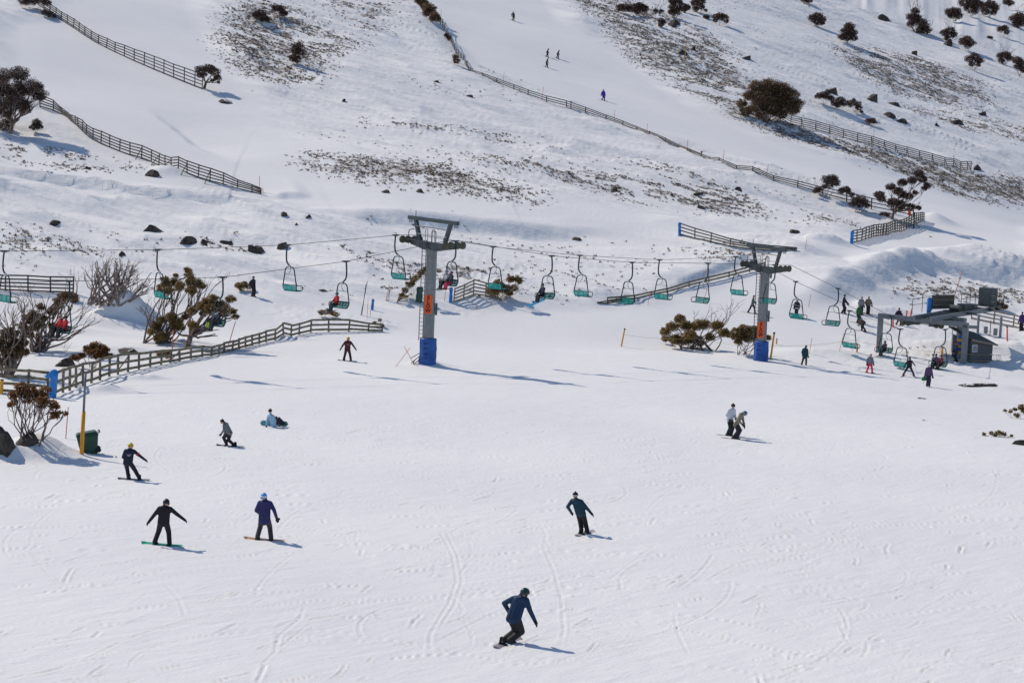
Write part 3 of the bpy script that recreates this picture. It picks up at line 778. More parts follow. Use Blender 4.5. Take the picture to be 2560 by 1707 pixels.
# ------------------------------------------------------------------ bottom terminal
def up_at(p, y):
    """height at which the sight line through survey row y (same column as p) passes over p"""
    x, _, z = proj(p)
    lo, hi = -2.0, 30.0
    for _ in range(40):
        mid = (lo + hi) / 2
        if proj((p[0], p[1], p[2] + mid))[1] > y: lo = mid
        else: hi = mid
    return lo
TM = thing('lift_terminal', 'grey steel bottom terminal of the chairlift with portal frame and machinery deck', 'lift station', (PL.x, PL.y, PL.z), math.atan2(sx.y, sx.x))
HP = up_at(PL, SC(0, 520)[1]); HR = up_at(PR, SC(0, 660)[1]) + PR.z - PL.z
toL = lambda p: (Vector((p[0], p[1], 0)) - Vector((PL.x, PL.y, 0)))
bwl = Vector((toL(BW).dot(sx), toL(BW).dot(sy), BW.z - PL.z))
m = MB(); m.box((0, 0, HP / 2 - .4), (.40, .40, HP + .8)); m.build('portal_leg', MAT['steel'], TM)
m = MB(); m.box((WID, 0, HR / 2 - .4), (.44, .44, HR + .8)); m.build('portal_leg', MAT['steel'], TM)
m = MB(); m.beam((-.203, 0, HP - .0), (WID + .223, 0, HR - .0), .44, .42); m.build('portal_beam', MAT['steel'], TM)
bz = (HP + HR) / 2 + .32
D2 = Vector((.28, .96, 0)); E2 = Vector((.96, -.28, 0)); O2 = Vector((WID * .58, -.3, bz))
def LP(a, b, c=0.0): q = O2 + E2 * a + D2 * b; return (q.x, q.y, bz + c + b * .075)
for a in (-.85, .85):
    m = MB(); m.beam(LP(a, -1.0), LP(a, 8.6), .26, .38); m.build('rail_beam', MAT['steel'], TM)
m = MB(); m.beam(LP(-.25, -.5, .05), LP(-.25, 7.5, .05), .12, .16); m.beam(LP(.25, -.5, .05), LP(.25, 7.5, .05), .12, .16); m.build('carriage_rail', MAT['steel_dark'], TM)
m = MB(); m.beam(LP(-1.5, 4.6, .02), LP(1.7, 4.6, .02), .5, .2); m.beam(LP(-1.2, 7.9, .02), LP(1.4, 7.9, .02), .35, .22); m.box((*LP(0, 5.5, .4)[:2], LP(0, 5.5, .45)[2]), (.8, 1.3, .5), E2, D2); m.tube([LP(-.5, 4.0, .45), LP(.5, 4.0, .45)], .28, 10); m.build('drive_unit', MAT['steel_dark'], TM)
m = MB(); m.box((*LP(.55, 8.2)[:2], LP(0, 8.2, 1.15)[2]), (1.35, .95, 1.55), E2, D2); m.build('motor_housing', MAT['steel_dark'], TM)
m = MB(); m.box((*LP(-.1, 8.2)[:2], LP(0, 8.2, .30)[2]), (3.4, 1.5, .08), E2, D2); m.build('deck', MAT['steel_dark'], TM)
m = MB()
for a in (-1.75, -1.2):
    for b in (7.5, 8.9): m.beam(LP(a, b, .3), LP(a, b, 1.35), .045, .045, (1, 0, 0))
for c in (.8, 1.33):
    for b in (7.5, 8.9): m.tube([LP(-1.75, b, c), LP(-.25, b, c)], .022, 5)
    m.tube([LP(-1.75, 7.5, c), LP(-1.75, 8.9, c)], .022, 5)
m.build('handrail', MAT['steel_dark'], TM)
m = MB()
for a in (1.35, 1.75):
    for b in (7.5, 8.9): m.beam(LP(a, b, .3), LP(a, b, 1.35), .045, .045, (1, 0, 0))
for c in (.8, 1.33):
    for b in (7.5, 8.9): m.tube([LP(1.3, b, c), LP(1.75, b, c)], .022, 5)
    m.tube([LP(1.75, 7.5, c), LP(1.75, 8.9, c)], .022, 5)
m.build('handrail', MAT['steel_dark'], TM)
m = MB()
for c in (.8, 1.33): m.tube([LP(-2.9, 1.6, c - .1), LP(-2.9, 4.6, c - .1)], .022, 5)
for b in (1.6, 3.1, 4.6): m.beam(LP(-2.9, b, -.1), LP(-2.9, b, 1.25), .045, .045, (1, 0, 0))
m.build('side_rail', MAT['steel_dark'], TM)
m = MB(); m.box((*LP(-1.55, 4.3)[:2], LP(0, 4.3, .85)[2]), (.10, 3.4, 1.25), E2, D2); pb = m.build('control_panel', MAT['panel_brown'], TM)
m = MB(); m.box((*LP(-1.47, 4.3)[:2], LP(0, 4.3, 1.05)[2]), (.05, 3.3, .08), E2, D2); m.box((*LP(-1.47, 4.3)[:2], LP(0, 4.3, .6)[2]), (.05, 3.3, .08), E2, D2); m.build('panel_trim', MAT['wood_old'], pb)
m = MB(); q = LP(-1.72, 2.45, .75); m.lathe([(.19, -.75), (.21, -.6), (.21, .55), (.15, .64)], 12, q); m.build('blue_cushion', MAT['blue_cover'], TM, True)
m = MB(); m.beam(LP(-1.3, 5.6, 1.2), LP(-.75, 5.9, 3.6), .13, .05); m.build('orange_slat', MAT['orange_pole'], TM)
wl = MB(); prof = [(.3, -.06), (2.02, -.05), (2.10, -.09), (2.06, 0), (2.10, .09), (2.02, .05), (.3, .06)]
ww = MB(); ww.lathe(prof[1:6], 32, tuple(bwl)); 
for i in range(8):
    a = 2 * PI * i / 8; ww.beam((bwl.x + .3 * math.cos(a), bwl.y + .3 * math.sin(a), bwl.z), (bwl.x + 2.03 * math.cos(a), bwl.y + 2.03 * math.sin(a), bwl.z), .12, .08)
ww.lathe([(.34, -.14), (.34, .14)], 12, tuple(bwl)); ww.build('bullwheel', MAT['steel_dark'], TM)
m = MB(); m.lathe([(.36, -.5), (.36, bwl.z + .6)], 14, (WID - .95, 1.9, 0)); m.box((WID - 1.6, 1.9, bwl.z + .40), (1.9, .8, .35)); m.build('support_column', MAT['steel'], TM)
m = MB()
for i, (xa, ya) in enumerate(((WID * .32, .5), (WID * .36, 1.6), (WID * .60, .4))):
    m.box((xa, ya, bz - .62), (.5, .7, .42)); m.box((xa + .3, ya, bz - .35), (.16, .6, .6))
m.box((WID * .45, .8, bz - .36), (3.6, .5, .22)); m.box((WID * .52, 1.6, bz - .45), (2.6, .7, .3)); m.build('running_gear', MAT['steel_dark'], TM)
for xa, ya in ((WID * .25, .45), (WID * .31, .45), (WID * .64, .45), (WID * .70, .45)):
    m = MB(); q = MB(); q.lathe([(.1, -.06), (.24, -.05), (.21, 0), (.24, .05), (.1, .06)], 14); R = Matrix.Rotation(PI / 2, 3, 'X'); m.add([R @ Vector(p) + Vector((xa, ya, bz - .72)) for p in q.v], q.f); m.build('guide_wheel', MAT['sheave'], TM, True)
m = MB(); lx = WID * .84
for s in (-.2, .2): m.beam((lx + s, .9, .5), (lx + s, .9, bz), .04, .04, (0, 1, 0))
for i in range(8): m.tube([(lx - .2, .9, .8 + i * .32), (lx + .2, .9, .8 + i * .32)], .016, 5)
m.build('ladder', MAT['steel_dark'], TM)
for i in range(6):
    m = MB(); m.box((WID - .52, .75, .55 + i * .27), (.52, .50, .255)); m.build('pad_band', MAT['yellow' if i % 2 == 0 else 'blue_stripe'], TM)
# counterweight frame behind the hut
b0 = G(*SC(1662, 775)); b1 = G(*SC(1990, 835))
CWF = thing('counterweight_frame', 'two slim grey steel posts with a low crossbeam standing behind the hut', 'steel frame', b0)
d01 = Vector((b1.x - b0.x, b1.y - b0.y, b1.z - b0.z)); mm = mpp(b0)
h0 = (775 - 500) / 5.85 / K * mm; h1 = (835 - 540) / 5.85 / K * mm
for q, h in ((Vector((0, 0, 0)), h0), (d01, h1)):
    m = MB(); m.box((q.x, q.y, q.z + h / 2 - .3), (.2, .2, h + .6)); m.build('post', MAT['steel'], CWF)
m = MB(); m.beam(Vector((-1.2, 0, .55)), d01 * .02 + Vector((-.11, 0, .55)), .2, .3); m.beam(d01 * .35 + Vector((0, 0, .1)), d01 * .35 + Vector((0, 0, .75)), .35, .3, (1, 0, 0)); m.beam(d01 * .78 + Vector((0, 0, .1)), d01 * .78 + Vector((0, 0, .75)), .4, .3, (1, 0, 0)); m.build('crossbeam', MAT['steel'], CWF)
m = MB(); q = d01 * .55; m.tube([(q.x, q.y, q.z), (q.x, q.y, q.z + 1.4)], .04, 6); m.build('rod', MAT['steel_dark'], CWF)

# operator hut with its single pitch roof
HL = G(*SC(1550, 1210)); HC = G(*SC(1870, 1185)); HRt = G(*SC(1985, 1160))
hx = Vector((HC.x - HL.x, HC.y - HL.y, 0)); hw_ = hx.length; hx.normalize(); hy = Vector((-hx.y, hx.x, 0)); mm = mpp(HL)
hd = 2.2
HUT = thing('operator_hut', 'small timber hut with dark sloping roof beside the lift terminal', 'hut', HL, math.atan2(hx.y, hx.x))
zf = (1210 - 870) / 5.85 / K * mm; zr = zf - .45; za = zf + .25
v = [(0, 0, -.6), (hw_, 0, -.6), (hw_, hd, -.6), (0, hd, -.6), (0, 0, zf), (hw_, 0, zr), (hw_, hd, zr + .25), (0, hd, za + .02)]
link_mesh('wall', v, [(0, 1, 5, 4), (1, 2, 6, 5), (2, 3, 7, 6), (3, 0, 4, 7), (4, 5, 6, 7)], MAT['board_wall'], HUT)
o_ = .28
rv = [(-o_, -o_, zf + .07), (hw_ + o_, -o_, zr + .03), (hw_ + o_, hd + o_, zr + .85), (-o_, hd + o_, za + .75)]
link_mesh('roof', [(a, b, c) for a, b, c in rv] + [(a, b, c - .13) for a, b, c in rv], [(0, 1, 2, 3), (7, 6, 5, 4), (0, 4, 5, 1), (1, 5, 6, 2), (2, 6, 7, 3), (3, 7, 4, 0)], MAT['roof'], HUT)
m = MB(); m.beam((-o_, -o_ - .03, zf - .0), (hw_ + o_, -o_ - .03, zr - .04), .06, .17); m.build('fascia', MAT['wood_old'], HUT)
m = MB(); m.box((hw_ * .16, -.03, zf * .62), (.62, .05, .62)); wf = m.build('window', MAT['white'], HUT)
m = MB(); m.box((hw_ * .16, -.062, zf * .62), (.50, .02, .50)); m.build('pane', MAT['glass'], wf)
m = MB(); m.box((hw_ + .03, hd * .55, .55 * zr), (.05, .8, 1.2)); dr = m.build('door', MAT['steel_pale'], HUT)
m = MB(); m.box((hw_ + .062, hd * .55, .72 * zr), (.02, .5, .45)); m.build('pane', MAT['glass'], dr)
# ------------------------------------------------------------------ timber fences
def resample(P, step):
    P = [Vector(p) for p in P]; out = [P[0].copy()]; acc = 0.0
    for a, b in zip(P[:-1], P[1:]):
        L = (b - a).length; t = step - acc
        while t <= L: out.append(a + (b - a) * (t / L)); t += step
        acc = (acc + L) % step if L >= 0 else acc
        acc = L - (t - step)
    if (out[-1] - P[-1]).length > step * .4: out.append(P[-1].copy())
    return out

def fence(label, base_px, post_h, rails, spacing, m='wood', lo=.12, post_r=.055, rail_h=.13, jitter=.055, hs=None, side=-1, top=None):
    """base_px: foot of the fence on the photograph; posts in the snow, rails nailed on one side"""
    hv = hs or [post_h] * len(base_px); dpx = []; dh = []
    for k in range(len(base_px) - 1):
        (x0, y0), (x1, y1) = base_px[k], base_px[k + 1]; q = max(1, int(math.hypot(x1 - x0, y1 - y0) / 16))
        for j in range(q): dpx.append((x0 + (x1 - x0) * j / q, y0 + (y1 - y0) * j / q)); dh.append(hv[k] + (hv[k + 1] - hv[k]) * j / q)
    dpx.append(base_px[-1]); dh.append(hv[-1]); hs = dh
    B = [G(*p) for p in dpx]
    for _ in range(2):       # ease out jumps across drifts
        B = [B[0]] + [(B[k - 1] + B[k] * 2 + B[k + 1]) / 4 for k in range(1, len(B) - 1)] + [B[-1]]
    P = resample(B, spacing); n = len(P)
    L = [0.0]
    for a, b in zip(B[:-1], B[1:]): L.append(L[-1] + (b - a).length)
    def hgt(i):
        if not hs: return post_h
        s = i / max(n - 1, 1) * L[-1]
        return float(np.interp(s, L, hs))
    t = thing('timber_fence', label, 'fence', P[0])
    o = P[0]; tops = []
    pm_ = None
    for i, p in enumerate(P):
        z = gz(p.x, p.y); p.z = z; h = hgt(i) + random.uniform(-.04, .04)
        a = P[max(i - 1, 0)]; b = P[min(i + 1, n - 1)]; d = Vector((b.x - a.x, b.y - a.y, 0)); d.normalize()
        lean = Vector((random.gauss(0, jitter), random.gauss(0, jitter), 0))
        mb = MB(); q = p - o
        mb.beam((q.x, q.y, q.z - .5), (q.x + lean.x, q.y + lean.y, q.z + h), post_r * 2, post_r * 2, (d.y, -d.x, 0) if False else (1, 0, 0))
        mb.build('post', MAT[m], t)
        tops.append((q, lean, h, d))
    for r in range(rails):
        f = lo + (1 - lo) * (r / max(rails - 1, 1)) if rails > 1 else .8
        mb = MB()
        for i in range(n - 1):
            (q0, l0, h0, d0), (q1, l1, h1, d1) = tops[i], tops[i + 1]
            nrm = Vector((d0.y, -d0.x, 0)) * (-side) * (post_r + .024)
            a = q0 + l0 * f + Vector((0, 0, h0 * f - .07)) + nrm; b = q1 + l1 * f + Vector((0, 0, h1 * f - .07)) + nrm
            dz = random.uniform(-.02, .02); a.z += dz; b.z += dz + random.uniform(-.015, .015)
            e = (b - a).normalized() * .06 * (1 if i % 2 else -.0)
            mb.beam(a + (b - a) * .004, b - (b - a) * .004, .045, rail_h)
        mb.build('rail', MAT[m], t)
    return t, P, tops

def brace_at(t, P, tops, i, m='wood', side=1, ln=1.1):
    q, l, h, d = tops[i]; nrm = Vector((d.y, -d.x, 0)) * side
    mb = MB(); a = q + Vector((0, 0, h * .8)); b = q + nrm * ln
    b.z = gz(P[0].x + b.x, P[0].y + b.y) - P[0].z - .1
    mb.beam(a, b, .07, .07); mb.build('brace', MAT[m], t)

fA = fence('dark rail fence descending the top left slope to the lone small snow gum', [(88, 12), (118, 32), (165, 62), (215, 96), (262, 120), (330, 150), (400, 180), (464, 205)], 1.9, 5, 2.3, hs=[1.3, 1.3, 1.4, 1.3, 1.45, 1.9, 2.0, 2.1], post_r=.06, lo=.1)
fB = fence('long dark rail fence running right from the big snow gum at the left edge', [(92, 246), (131, 254), (155, 262), (182, 300), (217, 325), (231, 331), (261, 342), (282, 352), (319, 362), (344, 369), (372, 377), (401, 386), (432, 398), (470, 415), (500, 422), (535, 430), (565, 437), (600, 446)],
           1.7, 5, 1.75, hs=[1.6, 1.25, .55, 1.2, 1.4, 1.55, 1.5, 1.5, 1.55, 1.45, 1.45, 1.4, 1.45, 1.5, 1.4, 1.0, .8, .7], lo=.1, post_r=.055)
for i in range(14, len(fB[1]) - 4, 2): brace_at(*fB, i, side=1, ln=1.0)
fC = fence('very long low rail fence running down the middle of the hill beside the piste', [(1000, 42), (1016, 62), (1030, 88), (1046, 118), (1057, 148), (1080, 160), (1110, 178), (1160, 198), (1235, 229), (1300, 245), (1385, 272), (1470, 301), (1550, 333), (1605, 357), (1640, 370), (1720, 398), (1790, 418), (1870, 440), (1950, 465), (2020, 486), (2100, 500)],
           .9, 3, 3.4, hs=[1.3, 1.3, 1.3, 1.2, 1.2, .6, .5, .75, .85, .95, .7, .5, .5, .5, .6, .65, .7, .9, 1.3, 1.5, 1.4], post_r=.07, lo=.3, rail_h=.12)
fD = fence('grey five rail snow fence running right from the big round shrub', [(1798, 277), (1840, 291), (1870, 297), (1895, 305), (1925, 313), (1957, 322), (1983, 331), (2012, 337), (2040, 345), (2070, 353), (2098, 361), (2128, 370), (2154, 376), (2185, 386), (2230, 390)],
           1.45, 5, 2.5, hs=[1.55, 1.5, 1.5, 1.5, 1.5, 1.5, 1.5, 1.45, 1.45, 1.45, 1.45, 1.45, 1.45, 1.45, 1.5], lo=.12)
for i in range(2, len(fD[1]) - 1, 1): brace_at(*fD, i, side=1, ln=.9)
fE = fence('five rail fence rising from a blue padded end post to the windblown snow gum', [(1957, 558), (1990, 552), (2030, 541), (2065, 530), (2097, 522), (2122, 508)], 1.5, 5, 1.35, lo=.12, hs=[1.45, 1.45, 1.45, 1.5, 1.5, 1.1])
fF = fence('low four rail fence from a blue padded post to behind the second tower', [(1562, 540), (1600, 550), (1650, 562), (1710, 572), (1770, 575), (1840, 577)], 1.0, 4, 2.4, lo=.15, hs=[1.35, 1.2, 1.0, .7, .6, .3])
fG = fence('half buried brown rail fence rising along a snow bank to the second tower', [(1395, 696), (1450, 690), (1500, 678), (1560, 664), (1640, 645), (1700, 630), (1752, 617)], .62, 2, 3.0, m='wood_yellow', lo=.45, hs=[.55, .5, .5, .55, .6, .65, .7], rail_h=.16)
fG2 = fence('broken two rail stub of fence lying in snow under the chairs', [(1372, 697), (1410, 694), (1462, 694)], .5, 2, 1.4, m='wood', lo=.4, hs=[.15, .42, .45])
fH = fence('five rail corner fence with a peaked corner, just right of the nearest tower', [(1042, 694), (1072, 684), (1103, 671), (1128, 683), (1150, 690)], 1.5, 5, 1.2, m='wood_old', lo=.1, hs=[1.3, 1.35, 1.5, 1.2, .8])
fI = fence('grey three rail fence along the near left run, climbing right to a rounded crest', [(125, 910), (170, 893), (215, 877), (262, 862), (300, 852), (333, 845), (395, 832), (440, 822), (480, 819), (520, 808), (560, 799), (600, 788), (640, 776), (690, 766), (735, 760), (768, 762), (812, 760), (850, 760), (878, 762)],
           1.2, 3, 1.75, m='wood_yellow', lo=.25, hs=[1.5, 1.4, 1.35, 1.3, 1.2, 1.05, .95, .85, .7, .75, .85, .9, 1.0, 1.05, 1.1, 1.05, .85, .7, .65], post_r=.065, rail_h=.16)
for i in (4, 9, 14): brace_at(*fI, i, 'wood_yellow', -1, .8)
fI2 = fence('grey four rail fence at the left edge ending at the blue wrapped post', [(-70, 895), (0, 901), (60, 905), (112, 910)], 1.4, 4, 1.9, m='wood_yellow', lo=.15, post_r=.065, rail_h=.15)
fJ = fence('dark five rail fence at the left edge behind the first empty chair', [(-40, 664), (0, 667), (60, 670), (120, 672), (188, 672)], 1.35, 5, 1.9, lo=.1, hs=[1.4] * 5)
fK = fence('pale rail fence right of the lift terminal at the right edge', [(2232, 732), (2275, 741), (2320, 750), (2400, 766)], 1.25, 4, 2.2, m='wood_old', lo=.15)
fLs = fence('short old rail fence on the upper crest of the middle piste beside dark bushes', [(950, -10), (975, 10), (1000, 38)], 1.1, 3, 2.6, m='wood_old', lo=.2)

# padded fence ends
def padpost(label, px, h, r, m='blue_cover', lean=(0, 0), name='padded_post'):
    p = G(*px); t = thing(name, label, 'padded post', p)
    mb = MB(); mb.tube([(0, 0, -.4), (lean[0] * .9, lean[1], h * .95)], r * .5, 8); mb.build('post', MAT['wood'], t)
    mb = MB(); pts = [(lean[0] * z, lean[1] * z, z * h) for z in (0, .15, .4, .62, .85, 1.0, 1.04)]
    mb.tube(pts, [r * 1.05, r * .95, r, r * .85, r * 1.05, r * .9, r * .5], 10); mb.build('cover', MAT[m], t, True); return t
padpost('blue padded end post of the low fence above the second tower', (1561, 541), 1.35, .17, lean=(-.08, 0))
padpost('blue padded end post of the fence below the windblown snow gum', (1956, 559), 1.35, .2)
padpost('bright blue padded end post of the corner fence by the nearest tower', (1035, 694), 1.3, .17)
bw = padpost('blue tarpaulin wrapped post between the two near left fences', (119, 914), 1.55, .22, lean=(.1, 0))
mb = MB(); mb.add([(-.45, -.05, 1.2), (.0, -.2, 1.58), (.38, -.1, 1.5), (.3, -.22, 1.22), (.42, -.1, 1.05), (.0, -.26, 1.25), (-.2, -.2, 1.1)], [(0, 6, 5, 1), (1, 5, 3, 2), (5, 4, 3), (0, 1, 2)]); mb.build('tarpaulin_flap', MAT['blue_cover'], bw)
padpost('sagging blue cover on a stick beside the orange poles left of the nearest tower', (855, 712), .95, .12, lean=(.05, 0))
gp = padpost('tall dark green padded post left of the nearest tower', (962, 693), 1.3, .33, 'green_pad', (.06, 0))

# ------------------------------------------------------------------ marker poles
def pole(label, b, tp, m='orange_pole', r=.022, name='marker_pole', cat='marker pole', group='thin coloured marker poles', cap=None, dy=0):
    p = G(*b); s = mpp(p)
    x0, y0, _ = proj(p)
    dx = (tp[0] - b[0]) * s; dz = (b[1] - tp[1]) * s
    tip = Vector((dx, dy, dz)); 
    mb = MB(); mb.tube([tip * -.18, tip * .5, tip], [r, r, r * .9], 6)
    if cap is None:
        mb.tube([tip, tip * 1.012], [r * .6, r * .3], 6)
        o = mb.build(name, MAT[m], None, False, p); tag(o, label, cat, group)
    else:
        o = thing(name, label, cat, p, 0, group); mb.build('shaft', MAT[m], o)
        cb = MB(); cb.tube([tip * .97, tip * 1.03], r * 1.15, 8); cb.build('cap', MAT[cap], o)
    return o
PP = [
    ('orange marker pole at the right end of the long left fence', (596, 441), (595, 405), 'orange_pole'),
    ('pinkish marker pole next to the dark bushes at the top of the middle fence', (1013, 58), (1012, 23), 'pink_pole'),
    ('pinkish marker pole at the bend where the middle fence turns right', (1156, 190), (1157, 165), 'pink_pole'),
    ('pinkish marker pole left of the dark tall post on the middle fence', (1244, 231), (1247, 200), 'pink_pole'),
    ('pinkish marker pole below the purple suited person at the middle fence', (1410, 281), (1411, 253), 'pink_pole'),
    ('pinkish marker pole over the first buried stretch of the middle fence', (1486, 309), (1486, 284), 'pink_pole'),
    ('pinkish marker pole over the snowed under gap in the middle fence', (1578, 346), (1579, 320), 'pink_pole'),
    ('pinkish marker pole just right of the small dark box on the middle fence', (1661, 374), (1662, 344), 'pink_pole'),
    ('pinkish marker pole above the bare right stretch of the middle fence', (1760, 408), (1763, 378), 'pink_pole'),
    ('pink marker pole on the snow mound above and right of the second tower', (1850, 573), (1852, 542), 'pink_pole'),
    ('tall orange pole right of the blue cover beside the green padded post', (886, 690), (893, 652), 'orange_pole'),
    ('orange pole standing left of the two riders under the nearest tower', (1021, 692), (1026, 617), 'orange_pole'),
    ('orange pole standing beside the sagging blue cover', (850, 727), (853, 683), 'orange_pole'),
    ('leaning orange pole left of the sagging blue cover', (843, 730), (844, 690), 'orange_pole'),
    ('thick orange pole rising behind the near left fence under the snow gums', (394, 828), (396, 757), 'orange_pole'),
    ('slanting orange pole at the fence below the rider with lime trousers', (524, 796), (539, 738), 'orange_pole'),
    ('orange pole under an empty chair in front of the low rail fence', (1488, 700), (1491, 670), 'orange_pole'),
    ('pink pole behind the empty chair next to the second tower', (1616, 692), (1622, 664), 'pink_pole'),
    ('red slanting pole above the low rail fence near the second tower', (1620, 626), (1632, 598), 'pink_pole'),
    ('red slanting pole right of the standing person with the white belt', (1857, 706), (1861, 676), 'pink_pole'),
    ('red slanting pole right of the person in the teal suit', (1859, 812), (1863, 776), 'orange_pole'),
    ('slanting red pole between the teal suited person and the portal', (1928, 807), (1936, 766), 'orange_pole'),
    ('thin orange pole at the foot of the left portal leg', (2012, 812), (2013, 773), 'orange_pole'),
    ('thin red pole standing left of the yellow and grey mast near the rock', (151, 1007), (155, 934), 'pink_pole'),
]
for lb, b, tp, mm_ in PP:
    r = .035 if 'thick' in lb or 'slanting orange pole at' in lb else (.022 if b[1] > 500 else .03)
    pole(lb, b, tp, mm_, r)
# crossed poles beside the nearest tower
pole('orange pole leaning right, one of the crossed pair by the nearest tower', (909, 842), (940, 797), 'orange_pole', .02)
pole('orange pole leaning left, one of the crossed pair by the nearest tower', (951, 838), (927, 797), 'orange_pole', .02, dy=.15)
pole('grey slim pole with bent wire top left of the sagging blue cover', (829, 724), (841, 645), 'steel_dark', .03, 'slim_post', 'post', None)
pole('second grey slim pole leaning on its twin left of the orange poles', (831, 724), (838, 652), 'wood', .03, 'slim_post', 'post', None)
# bright stubby guards around the terminal
for lb, b, tp in (('red orange guard pole left of the dark clothed attendant behind the portal', (425, 690), (418, 560)), ('red orange guard pole just right of the attendant behind the portal', (545, 640), (552, 495)),
                  ('middle red orange guard pole of three behind the portal beam', (608, 610), (620, 455)), ('right hand red orange guard pole behind the portal beam', (680, 540), (694, 425)),
                  ('short red guard pole between the two steel posts behind the hut', (1788, 735), (1786, 675)), ('red guard pole with a black foot right of the hut', (2095, 895), (2080, 690))):
    pole(lb, SC(*b), SC(*tp), 'orange', .075, 'guard_pole', 'guard pole', 'red orange guard poles at the terminal', 'black')
# yellow posts
for lb, b, tp, r in (('yellow wooden post at the left end of the rope line by the big bush', (1427, 796), (1433, 755), .07), ('yellow post leaning beside the blue pad of the second tower', (1770, 824), (1775, 764), .085),
                     ('short yellow post just right of the second tower', (1783, 790), (1784, 777), .07), ('short yellow post standing in snow left of the portal', (1968, 809), (1969, 790), .08),
                     ('yellow post in front of the seated riders inside the portal', SC(1128, 1206), SC(1135, 980), .10), ('yellow post at the left edge where the near fence starts', (3, 905), (4, 872), .10),
                     ('yellow pole on the hilltop heath left of the pointed rock', (1572, 139), (1575, 95), .07), ('thin yellow pole on the heath above the big round shrub', (1673, 200), (1674, 163), .06),
                     ('yellow pole at the top edge of the hill beside dark bushes', (1524, 4), (1525, -12), .07), ('small yellow tag on a stake at the right snow fence', (2006, 330), (2006, 298), .035)):
    pole(lb, b, tp, 'yellow', r, 'yellow_post', 'post', 'yellow posts', 'black' if 'pole on' not in lb and 'tag' not in lb else 'steel_dark')
# leaning yellow planks at the big shrub
p = G(1692, 265); t = tag(thing('plank_pile', 'leaning yellow planks at the left foot of the big round shrub', 'planks', p))
for i in range(3):
    mb = MB(); mb.beam((-1.2 + .2 * i, -.3 * i, 0), (.6 + .2 * i, -.2, 2.0 - .2 * i), .16, .05); mb.build('plank', MAT['wood_yellow'], t)
# tall mast with a yellow foot
p = G(187, 1043); s = mpp(p); t = thing('mast', 'tall grey mast with a yellow lower half next to the green bin', 'mast', p)
H = (1043 - 858) * s; ln = -.02
mb = MB(); mb.tube([(0, 0, -.3), ((192 - 187) * s * .55, 0, H * .53)], [.095, .085], 10); mb.build('yellow_sleeve', MAT['yellow'], t, True)
mb = MB(); mb.tube([((192 - 187) * s * .54, 0, H * .525), ((192 - 187) * s, 0, H)], [.055, .05], 10); mb.build('upper_pole', MAT['steel'], t, True)
# rope lines
def rope_line(label, pts, hs, m='rope_yellow', r=.012):
    P = [G(*q) for q in pts]; o = P[0]; mb = MB()
    for h in hs:
        L = []
        for a, b in zip(P[:-1], P[1:]):
            for k in range(7):
                t = k / 6; q = a + (b - a) * t - o; L.append((q.x, q.y, q.z + h - .18 * 4 * t * (1 - t)))
        mb2 = MB(); mb.tube(L, r, 4)
    t = mb.build('boundary_rope', MAT[m], None, False, o); tag(t, label, 'rope', 'yellow boundary ropes'); return t
rope_line('yellow boundary rope from the left yellow post to the second tower', [(1428, 796), (1600, 806), (1770, 824)], (1.05,))
rope_line('yellow boundary rope drooping right of the second tower', [(1772, 824), (1968, 809)], (1.1,))
rope_line('pale boundary rope in front of the terminal and hut', [(1968, 809), SC(1128, 1206), (2352, 838)], (.95,))
rope_line('lower pale boundary rope in front of the hut', [SC(1128, 1206), (2352, 838)], (.40,))
# crossed orange slats lying against the hut and a rack
p = G(*SC(1705, 1190)); t = thing('crossed_slats', 'orange slats leaning crossed against the front of the hut', 'slats', p - Vector((0, .35, 0)))
for a, b in (((-.35, 0, 0), (.25, .1, 1.15)), ((-.05, -.06, 0), (.05, .04, 1.25)), ((.1, -.1, .05), (.45, .1, 1.05))):
    mb = MB(); mb.beam(a, b, .09, .03); mb.build('slat', MAT['orange_pole'], t)
p = G(*SC(1900, 1165)); t = thing('ski_rack', 'small white pipe rack in front of the hut door', 'rack', p - Vector((0, .3, 0)))
mb = MB()
mb.tube([(-.5, 0, 0), (-.42, 0, .5), (.45, 0, .42), (.6, 0, 0)], .025, 6)
for x in (-.2, .05, .3): mb.tube([(x, 0, .46), (x + .12, -.25, 0)], .02, 5)
mb.build('frame', MAT['white'], t)
# little barrier lattice at the tower foot
p = G(957, 834); t = thing('trestle', 'small wooden trestle leaning on the pad of the nearest tower', 'trestle', p)
for a, b in (((-.4, -.1, 0), (.45, 0, .75)), ((-.2, -.15, -.05), (.5, -.05, .5)), ((-.25, -.13, .0), (-.1, -.1, .3)), ((.1, -.1, .05), (.2, -.1, .55)), ((-.45, -.12, .35), (.2, -.08, .75))):
    mb = MB(); mb.beam(a, b, .09, .05); mb.build('plank', MAT['wood_yellow'], t)
# orange net scrap at the end of the left fence
p = G(600, 444); t = MB()
n = 6
for i in range(n):
    t.tube([(i * .12 - .5, .02 * i, .0), (i * .13 - .5, .03 * i, .85 - .08 * i)], .012, 4); 
for j in range(5): t.tube([(-.5, 0, .1 + .17 * j), (.25, .15, .06 + .09 * j)], .012, 4)
tag(t.build('safety_net', MAT['net_orange'], None, False, p), 'scrap of orange safety net at the end of the long left fence', 'safety net')

